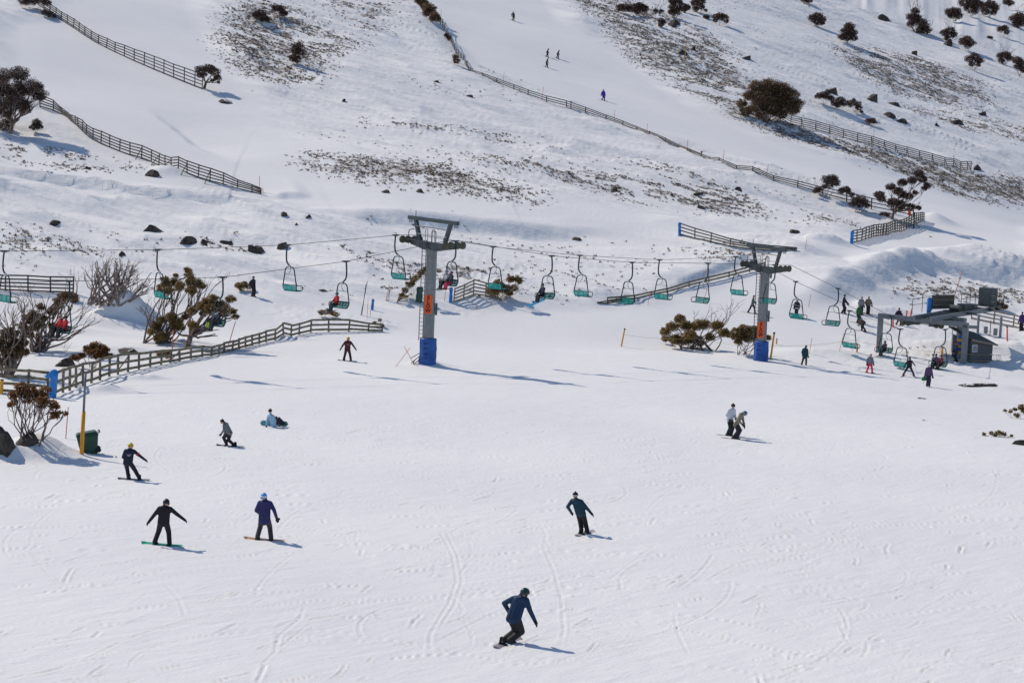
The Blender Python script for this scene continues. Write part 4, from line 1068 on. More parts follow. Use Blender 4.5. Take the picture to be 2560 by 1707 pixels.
# bin
p = G(196, 1040); s = mpp(p); t = thing('rubbish_bin', 'dark green wheeled rubbish bin tilted behind the yellow mast foot', 'bin', p + Vector((.05, .5, 0)), .25); t.scale = (1.0, 1.0, .86); t.rotation_euler = (0, -.13, .25)
mb = MB(); v = []
for z, w0, d0, sh in ((-.1, .74, .62, .06), (.05, .76, .64, .06), (.85, .95, .74, 0), (.9, 1.0, .8, 0)):
    for a, b in ((-1, -1), (1, -1), (1, 1), (-1, 1)): v.append((a * w0 / 2 + sh * 0, b * d0 / 2, z))
f = [(i * 4 + j, i * 4 + (j + 1) % 4, (i + 1) * 4 + (j + 1) % 4, (i + 1) * 4 + j) for i in range(3) for j in range(4)] + [(3, 2, 1, 0), (12, 13, 14, 15)]
mb.add(v, f); mb.build('body', MAT['bin_green'], t)
mb = MB(); v = [(-.5, -.4, .9), (.5, -.4, .9), (.5, .4, .9), (-.5, .4, .9), (-.42, -.32, 1.02), (.36, -.32, 1.08), (.36, .32, 1.08), (-.42, .32, 1.02)]
mb.add(v, [(0, 1, 5, 4), (1, 2, 6, 5), (2, 3, 7, 6), (3, 0, 4, 7), (4, 5, 6, 7)]); mb.build('lid', MAT['bin_green'], t)
mb = MB(); mb.tube([(.5, -.3, .98), (.56, -.3, 1.03), (.56, .3, 1.03), (.5, .3, .98)], .035, 6); mb.build('handle', MAT['black'], t)
for y in (-.3, .3):
    mb = MB(); q = MB(); q.lathe([(.12, -.04), (.13, 0), (.12, .04)], 12); R = Matrix.Rotation(PI / 2, 3, 'X'); mb.add([R @ Vector(a) + Vector((.42, y * 1.15, .08)) for a in q.v], q.f); mb.build('wheel', MAT['black'], t)
# dark marker boxes on the middle fence
for lb, q, h in (('dark tall post standing on the middle fence right of a pinkish pole', (1311, 251), .95), ('small dark box post on the middle fence above the buried stretch', (1611, 360), .6)):
    p = G(*q); t = thing('box_post', lb, 'post', p)
    mb = MB(); mb.beam((0, 0, -.2), (0, 0, h), .12, .12, (1, 0, 0)); mb.build('post', MAT['black'], t); mb = MB(); mb.box((0, 0, h + .09), (.26, .24, .2)); mb.build('box', MAT['steel_dark'], t)
# orange disc sign on the windblown tree fence
p = G(2086, 508); s = mpp(p); t = thing('hazard_sign', 'orange stacked hazard sign on a post before the windblown snow gum', 'sign', p - Vector((0, .4, 0)))
mb = MB(); mb.tube([(0, 0, -.3), (0, 0, 1.7)], .05, 6); mb.build('post', MAT['steel_dark'], t)
for z in (.95, 1.38):
    mb = MB(); q = MB(); q.lathe([(.2, -.04), (.25, -.02), (.25, .02), (.2, .04)], 10); R = Matrix.Rotation(PI / 2, 3, 'X'); mb.add([R @ Vector(a) + Vector((0, -.08, z)) for a in q.v], q.f); mb.build('panel', MAT['orange'], t)
# corner strut post
p = G(2098, 524); t = thing('strut_post', 'black corner post of the fence below the windblown snow gum', 'post', p)
mb = MB(); mb.beam((0, -.15, -.3), (0, -.15, 2.0), .14, .14, (1, 0, 0)); mb.build('post', MAT['black'], t); mb = MB(); mb.beam((.0, -.15, .9), (.75, -.3, 0), .08, .08); mb.build('strut', MAT['black'], t)

# ------------------------------------------------------------------ boulders
def ico(sub):
    import bmesh
    bm = bmesh.new(); bmesh.ops.create_icosphere(bm, subdivisions=sub, radius=1.0)
    v = np.array([q.co[:] for q in bm.verts]); f = [[q.index for q in a.verts] for a in bm.faces]; bm.free(); return v, f
ICO_V, ICO_F = ico(4)
def rock(label, px, w, h, dep=None, seed=0, sharp=.35, rz=0.0, sink=.25, name='boulder', lean=0.0, cuts=14):
    """w, h: width and visible height in survey pixels"""
    p = G(*px); s = mpp(p); W = w * s / 2; Hh = h * s * .85; Dp = (dep or .8) * W
    v = ICO_V.copy(); r = np.random.default_rng(seed + 11)
    n = 1 + (.22 if cuts > 8 else .42) * fbm(v[:, 0] * 1.3 + seed * 3.1 + v[:, 2], v[:, 1] * 1.3 + v[:, 2] * .8, 3, seed) + .05 * fbm(v[:, 0] * 5 + v[:, 2] * 3, v[:, 1] * 5, 2, seed + 5)
    v = v * n[:, None]
    for k in range(cuts):         # flat split faces
        d = r.normal(size=3); d[2] = abs(d[2]) * .7; d /= np.linalg.norm(d); c = r.uniform(.45, .85)
        e = v @ d - c; v = v - np.maximum(e, 0)[:, None] * d * .97
    v = v * (1 + .07 * fbm(v[:, 0] * 3 + v[:, 2] * 2 + seed, v[:, 1] * 3 - v[:, 2] * 1.5, 3, seed + 9))[:, None]
    zt = v[:, 2].max()
    v[:, 2] = v[:, 2] / zt; v[:, 0] = v[:, 0] / max(.75, np.abs(v[:, 0]).max()) * 1.05
    v[:, 0] += lean * np.maximum(v[:, 2], 0)
    x = v[:, 0] * W; y = v[:, 1] * Dp; z = np.where(v[:, 2] > 0, v[:, 2] * Hh, v[:, 2] * (.5 * Hh + .25))
    c, sn = math.cos(rz), math.sin(rz)
    V = np.stack([x * c - y * sn, x * sn + y * c, z - .02], -1)
    o = link_mesh(name, V, ICO_F, MAT['rock'], None, False, None, p + Vector((0, Dp * .5, 0)))
    return tag(o, label, 'boulder', 'granite boulders in the snow')
ROCKS = [
    ('domed boulder with a grassy top below the long left fence', (346, 406), 42, 20), ('dark wedge boulder lying alone at the left, snow drift on its right', (127, 518), 40, 15),
    ('wide snow capped boulder above the dead branched thicket', (352, 533), 58, 20), ('flat faced dark boulder right of the wide snow capped one', (432, 558), 50, 19),
    ('small pointed boulder touching the flat faced dark boulder', (468, 562), 22, 16), ('low double boulder right of the heath patch above the empty chair', (590, 580), 48, 22),
    ('tan tilted boulder behind the cable above the empty chair', (648, 574), 30, 22), ('slim boulder in the middle of the rough slope above the boulders', (521, 562), 36, 12),
    ('small boulder high on the rough slope near the long snow bank', (652, 496), 22, 12), ('small wedge boulder right of the small boulder near the snow bank', (709, 500), 22, 10),
    ('small round boulder below the pair near the snow bank', (681, 518), 12, 8), ('dark boulder on the rough slope left of the small tower mound', (1325, 553), 26, 10),
    ('low flat boulder right of the near left fence thicket', (290, 812), 80, 16), ('angular boulder left of the red tinged bush behind the fence', (150, 842), 60, 26),
    ('jagged upright boulder at the left edge under the near bush', (12, 1040), 66, 74), ('sloping dark boulder slab under the near left bush', (62, 1022), 70, 40),
    ('long low dark boulder in the run right of the person with the green bag', (2258, 888), 110, 10), ('tilted boulder edge at the right border of the run', (2350, 1022), 100, 18),
    ('tiny dark boulder bump below the long low boulder', (2116, 916), 22, 4), ('tiny flat boulder bump farther below the long low boulder', (2125, 966), 20, 3),
    ('dark pointed boulder high on the upper right slope', (2027, 47), 40, 18), ('dark boulder under the bare topped shrub of the upper right', (2178, 106), 30, 20),
    ('long dark boulder lying below the right end of the snow fence', (2246, 391), 28, 16), ('pointed tooth boulder beside the yellow pole on the heath', (1594, 118), 12, 16),
    ('broad boulder behind the yellow pole on the heath', (1566, 126), 34, 14), ('dark slab boulder leaning on the snow right of the hilltop bushes', (1546, 60), 42, 20),
    ('long slab boulder on the shaded snow right of the heath', (1717, 138), 28, 12), ('dark boulder on the upper right slope above the heath fan', (2232 - 130, 127), 18, 12),
    ('grey pointed boulder above the shrub row right of the big round shrub', (1908, 216), 38, 18), ('dark boulder at the right end of the shrub row', (1960, 236), 30, 14),
    ('long boulder up the slope right of the pointed grey one', (2003, 232), 40, 20), ('low boulder farther right in the boulder field', (2052, 242), 32, 10),
    ('flat boulder in the middle of the boulder field', (2038, 268), 44, 14), ('dark boulder at the lower end of the boulder field', (2072, 282), 40, 12),
    ('small dark triangular boulder alone in the right slope snow', (2152, 290), 18, 10), ('dark round boulder pair on the right slope above the fence end', (2200, 286), 44, 14),
    ('small dark boulder at the far right of the slope', (2258, 264), 26, 10), ('dark boulder with heath around it in the middle right hillside', (1694, 438), 22, 11),
    ('dark boulder left of the right heath band under the middle fence', (1410, 440), 30, 15), ('dark round boulder in the heath near the blue padded post', (1606, 450), 26, 11),
    ('dark boulder under the right heath band near the blue padded post', (1612, 480), 24, 11), ('black boulder in the snow left of the fence with the blue padded end', (1825, 536), 34, 11),
    ('tiny boulder on the bare middle slope right of the heath', (1000, 190), 22, 8), ('low tawny boulder on the bare middle slope', (1078, 224), 26, 8),
    ('small boulder on the left heath edge of the middle slope', (790, 235), 14, 10), ('dark boulder at the lower edge of the large middle heath', (885, 443), 24, 9),
    ('dark boulder in the right part of the large middle heath', (962, 442), 26, 10), ('snowy boulder above the lone gum shadow on the left slope', (512, 236), 50, 10),
    ('grassy little boulder under the cable above the dead thicket', (282, 588), 22, 14), ('small boulder high left of the fence near the boulder cluster', (200, 390), 18, 9),
    ('tan streaked boulder lying beyond the standing person at left', (742, 671), 36, 8),
]
for i, (lb, q, w_, h_) in enumerate(ROCKS):
    rock(lb, q, w_, h_, .8 if w_ < 100 else .35, i, lean=-.35 if 'jagged' in lb else .45 if 'sloping' in lb else .15 if 'tilted' in lb or 'slab' in lb else 0, cuts=6 if i in (13, 14) else 14, rz=random.uniform(-.2, .2))
# ------------------------------------------------------------------ snow gums and shrubs
def wob(a, b, bend, n=5, r=None):
    """crooked path from a to b"""
    d = b - a; L = d.length; side = Vector((random.gauss(0, 1), random.gauss(0, 1), random.gauss(0, .4))); side -= d * (side.dot(d) / (L * L + 1e-9))
    pts = [a]
    for i in range(1, n):
        t = i / n
        pts.append(a + d * t + side * (math.sin(t * PI) * bend * L) + Vector((random.gauss(0, 1), random.gauss(0, 1), random.gauss(0, 1))) * (L * .025))
    pts.append(b); return pts

def fork(mb, p, d, L, r, depth, up=.25, spread=.5, n=5):
    """bare branch that keeps forking"""
    q = p; pts = [p]; dd = d.copy()
    for i in range(3):
        dd = (dd + Vector((random.gauss(0, .16), random.gauss(0, .16), random.gauss(0, .12) + up * .12))).normalized()
        q = q + dd * (L / 3); pts.append(q)
    mb.tube(pts, [r, r * .87, r * .75, r * .6], n, False)
    if depth <= 0: return
    for k in range(2 if depth > 1 else random.choice((2, 3))):
        nd = (dd + Vector((random.gauss(0, spread), random.gauss(0, spread), random.gauss(0, spread * .6) + up * .4))).normalized()
        fork(mb, pts[-1] if k == 0 else pts[random.choice((2, 3))], nd, L * random.uniform(.55, .85), r * .6, depth - 1, up, spread, 4)

def leaves(cl, ls, dens, flat=.8):
    """leaf blades through the volume of the clumps: [(centre, radius)]"""
    Vs = []
    for c, r in cl:
        r = r * 1.32
        n = int(min(7000, max(120, 9.0 * dens * r * r / (ls * ls))))
        u = rng.normal(size=(n, 3)); u /= np.linalg.norm(u, axis=1)[:, None]
        rad = r * rng.uniform(.25, 1.0, n) ** .55
        # sprays: leaves gather round a few twig ends, so gaps stay open between them
        k = max(12, int(22 * min(2.0, r / .7))); cen = rng.normal(size=(k, 3)); cen /= np.linalg.norm(cen, axis=1)[:, None]; cen[:, 2] = cen[:, 2] * .8 + .15
        cen *= r * rng.uniform(.45, .92, k)[:, None]
        own = rng.integers(0, k, n); pos = np.where((rng.uniform(0, 1, n) < .62)[:, None], cen[own] + u * (rad * .36)[:, None], u * rad[:, None] * .95)
        pos[:, 2] *= flat
        a = rng.uniform(0, 2 * PI, n); t = rng.normal(.2, .6, n); ln = ls * rng.uniform(.6, 1.35, n); wd = ln * rng.uniform(.26, .42, n)
        dx = np.stack([np.cos(a) * np.cos(t), np.sin(a) * np.cos(t), -np.sin(t)], 1); sd = np.stack([-np.sin(a), np.cos(a), rng.normal(0, .5, n)], 1)
        sd /= np.linalg.norm(sd, axis=1)[:, None]
        P = pos + np.array(c)
        Vs.append(np.stack([P - dx * ln[:, None] / 2, P + sd * wd[:, None], P + dx * ln[:, None] / 2, P - sd * wd[:, None]], 1).reshape(-1, 3))
    return np.concatenate(Vs)

def gum(label, base, clumps, forkpt=None, bare=(), leaf='leaf_far', bark='bark_dark', ls=None, dens=5.2, r0=None, depth=.55, cat='shrub', name='snow_gum', group=None, stems=None, flat=.8, twigs=4):
    """clumps: foliage masses (x, y, r) and bare: leafless branch tips (x, y), as seen; the tree is given depth of its own"""
    p = G(*base); s = mpp(p); t = thing(name, label, cat, p, 0, group)
    X = lambda x: (x - base[0]) * s
    Zh = lambda y: (base[1] - y) * s
    xs = [c[0] for c in clumps] + [b[0] for b in bare]; wdt = (max(xs) - min(xs)) * s if xs else 1
    ys_ = [c[1] for c in clumps] + [b[1] for b in bare]; hgt = (base[1] - min(ys_)) * s
    sp = depth * max(.35, wdt * .5)
    ls = ls or max(.10, 2.5 * s / K * 1.15)
    r0 = r0 or max(.025, .022 * hgt + .005 * wdt)
    mb = MB(); cl = []
    f = None
    if forkpt:
        f = Vector((X(forkpt[0]), 0, Zh(forkpt[1]))); mb.tube(wob(Vector((0, 0, -.3)), f, .08), [r0 * 1.5, r0 * 1.3, r0 * 1.2, r0 * 1.1, r0, r0], 8)
    for i, (x, y, r) in enumerate(clumps):
        rm = r * s
        yy = random.uniform(-1, 1) * sp; c = Vector((X(x), yy, max(Zh(y), rm * .5))); cl.append((tuple(c), rm))
        st = f.copy() if f else Vector((random.uniform(-.12, .12) * wdt if stems is None else X(random.choice(stems)), random.uniform(-.1, .1) * wdt, -.2))
        rr = r0 * (.5 if f else .55) * random.uniform(.7, 1.1); pts = wob(st, c, random.uniform(.04, .16))
        mb.tube(pts, [rr, rr * .9, rr * .75, rr * .6, rr * .5, rr * .35], 6, False)
        for k in range(twigs):
            u = Vector((random.gauss(0, 1), random.gauss(0, 1), random.gauss(.35, .8))).normalized(); e = c + u * rm * random.uniform(.6, 1.0)
            mb.tube(wob(pts[random.choice((3, 4))], e, .12, 3), [rr * .42, rr * .35, rr * .28, rr * .15], 4, False)
    for b in bare:
        st = f.copy() if f else Vector((random.uniform(-.1, .1) * wdt if stems is None else X(random.choice(stems)), random.uniform(-.08, .08) * wdt, -.2))
        e = Vector((X(b[0]), random.uniform(-.6, .6) * sp, Zh(b[1]))); k = st + (e - st) * random.uniform(.5, .65) + Vector((random.gauss(0, .05), random.gauss(0, .05), -.02)) * hgt
        rr = r0 * random.uniform(.4, .6); pts = wob(st, k, .10)
        mb.tube(pts, [rr, rr * .92, rr * .85, rr * .78, rr * .7, rr * .62], 6, False)
        L = (e - k).length
        for q in range(2): fork(mb, pts[-1 - q], (e - k).normalized(), L * random.uniform(.45, .6), rr * .55, 2, .2, .38)
    mb.build('trunk', MAT[bark], t, True)
    if cl:
        V = leaves(cl, ls, dens, flat); fast_mesh('crown', V, np.arange(len(V)).reshape(-1, 4), MAT[leaf], t)
    return t

# hill: left
gum('big dark snow gum at the left edge above the fence', (22, 306), [(8, 178, 20), (36, 170, 20), (62, 200, 24), (30, 208, 20), (4, 225, 22), (80, 213, 18), (92, 198, 10), (44, 236, 22), (14, 258, 20), (62, 246, 16), (96, 222, 9), (4, 288, 16), (-15, 200, 22), (-15, 250, 22)], (28, 285), [(70, 185), (88, 232)], 'leaf_far', 'bark', cat='tree', dens=4.6)
gum('little dark gum just below the big one at the left edge', (83, 305), [(83, 282, 10), (89, 291, 9), (77, 293, 8)])
gum('lone small snow gum with curved trunk at the end of the top left fence', (467, 204), [(460, 162, 11), (477, 158, 12), (492, 164, 11), (498, 178, 9), (468, 172, 7), (488, 184, 5), (456, 174, 6), (501, 188, 4)], (472, 190), (), cat='tree', r0=.16)
gum('dark gum at the top left corner of the hill', (66, 20), [(58, 2, 13), (72, 0, 12), (90, -4, 14), (104, 3, 9)], None, (), cat='tree')
gum('small dark shrub against the start of the top left fence', (112, 42), [(104, 31, 8), (114, 34, 8), (125, 38, 5)])
gum('left one of two dark shrubs at the top above the heath', (599, 50), [(588, 33, 9), (599, 32, 10), (606, 41, 10), (614, 44, 6)])
gum('right one of two dark shrubs at the top above the heath', (644, 41), [(632, 21, 9), (643, 22, 9), (650, 32, 8), (656, 32, 5)])
gum('dark upright shrub with a tall shape at the right rim of the top heath', (680, 149), [(683, 107, 10), (677, 117, 10), (689, 121, 9), (673, 134, 9), (683, 138, 9)])
gum('uppermost of three dark bushes lining the middle fence at the top', (972, 30), [(962, 2, 10), (970, 8, 11), (977, 17, 10)], leaf='leaf_mid')
gum('middle of three dark bushes lining the middle fence at the top', (986, 44), [(985, 21, 13), (979, 32, 9), (992, 30, 8)], leaf='leaf_mid')
gum('lowest of three dark bushes lining the middle fence at the top', (1000, 55), [(997, 38, 10), (1003, 45, 8), (992, 46, 6)], leaf='leaf_mid')
gum('small dark shrub beside the old rails of the middle fence', (1029, 95), [(1026, 82, 6), (1031, 88, 6)])
gum('small brown shrub at the bend of the middle fence', (1046, 150), [(1045, 131, 7), (1049, 141, 7)], leaf='leaf_mid')
# hill: top right
gum('left one of two round dark shrubs left of the bare hilltop bush', (1434, 34), [(1425, 22, 9), (1436, 20, 10), (1445, 24, 7)], leaf='leaf_far')
gum('right one of two round dark shrubs left of the bare hilltop bush', (1466, 36), [(1457, 18, 10), (1468, 16, 11), (1478, 21, 10), (1462, 26, 8)])
gum('bare twiggy hilltop bush with a few dark leaves at its foot', (1512, 30), [(1506, 25, 5), (1518, 26, 5)], None, [(1500, 0), (1512, -6), (1524, 2), (1531, 0), (1498, 12)])
gum('tall dark hilltop shrub right of the bare bush, foliage down to the snow', (1549, 42), [(1545, 4, 11), (1556, 8, 10), (1545, 20, 10), (1550, 30, 10), (1541, 30, 7), (1560, 22, 7)])
gum('dark mid sized hilltop shrub between the tall one and the twiggy one', (1574, 30), [(1568, 16, 8), (1578, 18, 8), (1572, 24, 6)], None, [(1585, 0)])
gum('twiggy dark hilltop shrub at the right end of the group', (1602, 30), [(1596, 8, 10), (1607, 6, 10), (1612, 16, 7), (1598, 20, 7), (1621, 23, 4)], None, [(1588, 4)])
gum('small dark shrub alone below the hilltop group', (1520, 64), [(1517, 50, 7), (1523, 53, 7), (1518, 59, 6)])
gum('tiny dark shrub between hilltop group and umbrella shaped gum', (1622, 45), [(1619, 39, 5), (1625, 40, 5)])
gum('umbrella shaped little gum on the shaded snow right of the hilltop group', (1652, 58), [(1644, 40, 8), (1653, 37, 9), (1663, 41, 9), (1668, 49, 5), (1642, 48, 5)])
gum('dark shrub cut by the top edge of the photo, left of the round ones', (1852, 10), [(1846, 1, 7), (1857, 2, 7)])
gum('round dark shrub upper right, the higher left of a diagonal pair', (1876, 62), [(1867, 44, 10), (1877, 40, 10), (1886, 46, 10), (1878, 52, 9), (1889, 54, 5)])
gum('tall dark shrub upper right, the lower right of a diagonal pair', (1946, 101), [(1950, 62, 11), (1941, 74, 11), (1956, 76, 11), (1934, 86, 9), (1946, 86, 11), (1960, 88, 8)])
gum('tallest dark shrub of the upper right with bare tops', (2108, 76), [(2097, 28, 9), (2092, 42, 11), (2104, 44, 11), (2113, 54, 11), (2093, 56, 9), (2124, 60, 9), (2132, 68, 9), (2118, 68, 9)], None, [(2084, 4), (2092, -6), (2102, -2), (2108, 4), (2130, 36), (2142, 48)])
gum('dark shrub below the topmost thicket at upper right', (2192, 48), [(2182, 30, 11), (2193, 28, 11), (2202, 37, 9), (2186, 38, 8)], None, [(2214, 18), (2205, 10)])
gum('wide dark top thicket at the upper right, left half', (2232, 36), [(2217, 8, 13), (2232, 4, 14), (2244, 12, 12), (2228, 20, 12), (2240, 26, 8)])
gum('wide dark top thicket at the upper right, right half', (2270, 40), [(2258, 16, 11), (2272, 12, 12), (2284, 18, 10), (2264, 28, 9), (2280, 30, 7)])
gum('dark shrub on the top edge near the upper right corner', (2316, 18), [(2310, 6, 8), (2320, 8, 8)])
gum('dark corner shrub with bare stems at the right edge', (2338, 66), [(2328, 44, 11), (2340, 42, 12), (2350, 52, 12), (2334, 56, 9)], None, [(2330, 12), (2340, 18), (2350, 4)])
gum('small round dark shrub between corner shrub and boulder slope', (2304, 84), [(2297, 68, 8), (2306, 66, 8), (2311, 74, 6)])
gum('tiny dark shrub alone in the upper right snow', (2274, 92), [(2270, 86, 4), (2276, 87, 4)])
gum('dark shrub with bare twigs right above the dark boulder', (2178, 96), [(2168, 76, 9), (2180, 72, 10), (2188, 80, 8), (2176, 86, 7)], None, [(2168, 54), (2180, 50), (2190, 52), (2206, 62), (2214, 78)])
gum('dark shrub right of the boulder, second of the diagonal row', (2222, 118), [(2210, 98, 9), (2220, 92, 9), (2230, 100, 9), (2222, 106, 8)])
gum('dark lowest shrub of the diagonal row, on short stems', (2237, 163), [(2226, 138, 9), (2237, 132, 10), (2248, 140, 9), (2232, 148, 7), (2246, 150, 5)])
gum('dark shrub with bare crown left of the right edge', (2306, 150), [(2297, 130, 9), (2308, 127, 9), (2316, 134, 8), (2302, 140, 7)], None, [(2294, 104), (2306, 98), (2318, 100), (2332, 106)])
gum('dark long stemmed shrub cut by the right edge', (2342, 176), [(2333, 140, 10), (2345, 146, 10), (2337, 155, 9), (2352, 160, 9)])
gum('big round brown snow gum shrub at the left end of the snow fence', (1766, 282), [(1735, 202, 17), (1762, 198, 18), (1790, 202, 18), (1815, 216, 17), (1832, 234, 12), (1772, 224, 22), (1742, 226, 20), (1716, 224, 13), (1704, 240, 11), (1800, 236, 20), (1820, 250, 14), (1770, 250, 20), (1738, 250, 18), (1712, 258, 12), (1792, 260, 14), (1750, 268, 12)], None, (), 'leaf_mid', 'bark', cat='tree', dens=6, twigs=5, stems=(1740, 1755, 1765, 1780, 1795))
gum('left shrub of the short stemmed row right of the big round shrub', (1892, 240), [(1880, 222, 8), (1890, 219, 9), (1900, 222, 9), (1909, 226, 7)])
gum('middle shrub of the short stemmed row right of the big round shrub', (1928, 252), [(1917, 238, 8), (1928, 232, 9), (1938, 237, 9), (1925, 242, 7)])
gum('right shrub of the short stemmed row right of the big round shrub', (1965, 258), [(1953, 242, 7), (1968, 240, 8), (1972, 248, 7), (1979, 258, 4)])
gum('small brown shrub alone above the long snow fence', (1999, 288), [(1995, 279, 7), (2004, 278, 7), (2009, 281, 4)])
# by the fences at right
gum('small gum with two crowns, leftmost of the gums at the middle fence', (1898, 453), [(1898, 414, 11), (1910, 411, 11), (1920, 420, 9), (1905, 426, 8), (1880, 436, 8), (1872, 441, 6), (1891, 430, 6)], None, (), 'leaf_far', 'bark', cat='tree')
gum('small dark gum leaning at the middle fence, second of the fence gums', (1934, 458), [(1930, 440, 8), (1943, 436, 8), (1948, 442, 6)])
gum('dark bushy gum growing in front of the middle fence', (1971, 488), [(1962, 463, 9), (1974, 458, 11), (1986, 464, 9), (1990, 472, 6), (1957, 470, 7), (1975, 470, 9), (1956, 448, 6)], None, (), 'leaf_far', 'bark')
gum('windblown snow gum with twisted limbs behind the orange hazard sign', (2046, 503), [(2014, 449, 10), (2024, 458, 9), (2044, 430, 10), (2056, 438, 9), (2069, 419, 10), (2085, 413, 10), (2103, 396, 9), (2113, 409, 9), (2122, 424, 8), (2071, 445, 11), (2084, 450, 9), (2047, 465, 11), (2067, 471, 12), (2092, 474, 9), (2106, 475, 6), (2036, 496, 10), (2117, 430, 6), (2095, 440, 6)], (2052, 488), [(2120, 470)], 'leaf_far', 'bark', cat='tree', dens=7, depth=.4)
gum('round shrub on the heath above the pale fence by the terminal', (2292, 712), [(2284, 700, 8), (2295, 696, 9), (2304, 703, 8), (2290, 706, 7)], leaf='leaf_mid')
# left foreground thickets
gum('leafless grey thicket of many fanned stems beside the left fence', (246, 698), [], None, [(191, 628), (205, 612), (217, 598), (232, 606), (247, 588), (256, 592), (267, 594), (278, 600), (290, 596), (304, 600), (317, 603), (328, 612), (338, 624), (346, 640), (349, 653), (330, 640), (226, 632), (300, 630), (262, 620), (198, 640), (210, 605), (222, 616), (240, 600), (252, 606), (272, 610), (284, 608), (296, 612), (310, 618), (322, 628), (334, 650), (344, 662), (318, 655), (236, 618), (280, 640)], bark='bark_pale', depth=.6, r0=.2, stems=(203, 210, 220, 232, 250, 265, 275, 286), cat='bush')
gum('bare twiggy sapling in front of the left fence', (166, 690), [(160, 675, 6), (174, 678, 6)], None, [(161, 607), (170, 618), (180, 620), (152, 632)], 'leaf_mid', 'bark_pale', cat='bush')
gum('windblown gum with grey limbs sweeping right behind the two red jackets', (84, 808), [(126, 700, 11), (110, 715, 11), (50, 765, 11), (75, 742, 12), (128, 690, 9), (90, 775, 9), (64, 772, 9), (139, 680, 13), (152, 673, 10), (174, 675, 10), (160, 688, 9), (94, 704, 10), (80, 720, 12), (68, 733, 12), (117, 748, 9), (88, 748, 11), (58, 746, 10), (74, 764, 10), (100, 728, 8), (60, 785, 10)], None, [(219, 712), (233, 723), (213, 741), (128, 668), (108, 682), (190, 700)], 'leaf_mid', 'bark', cat='tree', r0=.17, dens=6, stems=(72, 78, 88, 94))
gum('dark multi stemmed gum at the left edge with bare grey tops', (14, 866), [(28, 782, 12), (20, 760, 10), (50, 785, 10), (8, 812, 12), (36, 812, 11), (20, 840, 9), (40, 768, 13), (6, 768, 13), (12, 798, 16), (40, 796, 13), (58, 806, 11), (24, 820, 14), (-10, 785, 16), (2, 830, 12)], None, [(24, 704), (48, 672), (62, 665), (80, 657), (35, 690), (12, 716), (70, 690), (92, 690), (2, 720)], 'leaf_mid', 'bark', cat='tree', r0=.16, dens=6, stems=(5, 12, 18, 25))
gum('tall snow gum with red brown trunks behind the empty chair', (372, 786), [(427, 618, 8), (428, 631, 10), (442, 632, 7), (420, 650, 10), (446, 649, 13), (439, 662, 12), (458, 653, 9), (379, 652, 12), (393, 648, 11), (366, 664, 11), (391, 664, 10), (398, 632, 6), (432, 645, 10), (410, 660, 9), (376, 640, 8), (400, 726, 10), (372, 735, 10), (395, 752, 11), (366, 775, 9), (418, 748, 10), (388, 728, 12), (408, 738, 13), (360, 748, 11), (354, 760, 9), (380, 768, 11), (425, 725, 9)], None, [(506, 625), (497, 646), (498, 663), (318, 700), (335, 714), (329, 680)], 'leaf_near', 'bark', cat='tree', r0=.15, dens=6.5, stems=(362, 370, 376, 384, 330))
gum('round crowned snow gum with a thick pale trunk behind the near fence', (430, 801), [(486, 685, 13), (470, 694, 12), (500, 697, 13), (484, 706, 13), (516, 706, 12), (532, 710, 9), (527, 681, 10), (447, 743, 11), (461, 702, 10), (440, 712, 9), (462, 720, 9), (505, 720, 9), (480, 740, 8), (540, 722, 7)], (436, 772), [(404, 762), (500, 765)], 'leaf_near', 'bark', cat='tree', r0=.2, dens=7)
gum('red tinged round bush behind the near left fence', (215, 846), [(217, 797, 13), (202, 804, 12), (232, 804, 12), (247, 817, 8), (176, 822, 9), (218, 812, 13), (190, 816, 8), (238, 815, 8)], None, (), 'leaf_red', 'bark', dens=8)
gum('small leafy bush at the foot of the thick orange pole', (376, 829), [(368, 815, 8), (378, 812, 9), (385, 818, 7)], None, (), 'leaf_red', 'bark')
gum('red tinged leafy bush on thin stems by the blue wrapped post', (74, 1014), [(70, 905, 11), (52, 902, 11), (98, 912, 10), (112, 925, 9), (38, 900, 10), (43, 890, 14), (63, 895, 14), (96, 898, 14), (30, 908, 12), (58, 920, 13), (83, 915, 13), (108, 915, 12), (127, 926, 11), (17, 933, 8), (131, 944, 11), (120, 954, 10), (146, 946, 7), (92, 932, 10), (44, 910, 10), (28, 925, 8)], None, (), 'leaf_red', 'bark', r0=.07, dens=4.2, stems=(50, 60, 68, 80, 92), twigs=5)
gum('low leafy shrub left of the standing person at left', (558, 669), [(547, 656, 8), (559, 654, 8), (570, 658, 8), (553, 662, 7)], None, (), 'leaf_near', 'bark')
gum('low grey green shrub under the rider in the red jacket', (752, 728), [(739, 718, 7), (750, 716, 7), (762, 719, 7), (773, 722, 6)], None, (), 'leaf_near', 'bark_pale')
gum('sparse twiggy shrub beside the right end of the near left fence', (868, 752), [(860, 742, 4), (872, 736, 4), (878, 748, 4)], None, [(862, 728), (874, 722), (882, 730)], 'leaf_near', 'bark_pale')
gum('leaning leafy gum left of the nearest tower', (911, 692), [(923, 677, 6), (929, 667, 7), (938, 652, 8), (948, 642, 8), (957, 634, 7), (964, 624, 7), (970, 616, 5), (946, 652, 5), (933, 680, 4)], None, [(960, 660)], 'leaf_near', 'bark', cat='tree', stems=(911,), dens=6)
gum('thin bare forked sapling left of the leaning gum', (886, 692), [], None, [(897, 650), (905, 642), (893, 655)], bark='bark_pale', cat='bush', stems=(886,))
gum('broad olive bush behind the corner fence', (1150, 688), [(1137, 668, 12), (1125, 672, 9), (1155, 664, 12), (1142, 652, 10), (1170, 640, 9), (1186, 638, 8), (1180, 662, 9), (1168, 672, 9), (1192, 645, 6)], None, [(1206, 634), (1202, 660), (1176, 628)], 'leaf_near', 'bark_pale', dens=7)
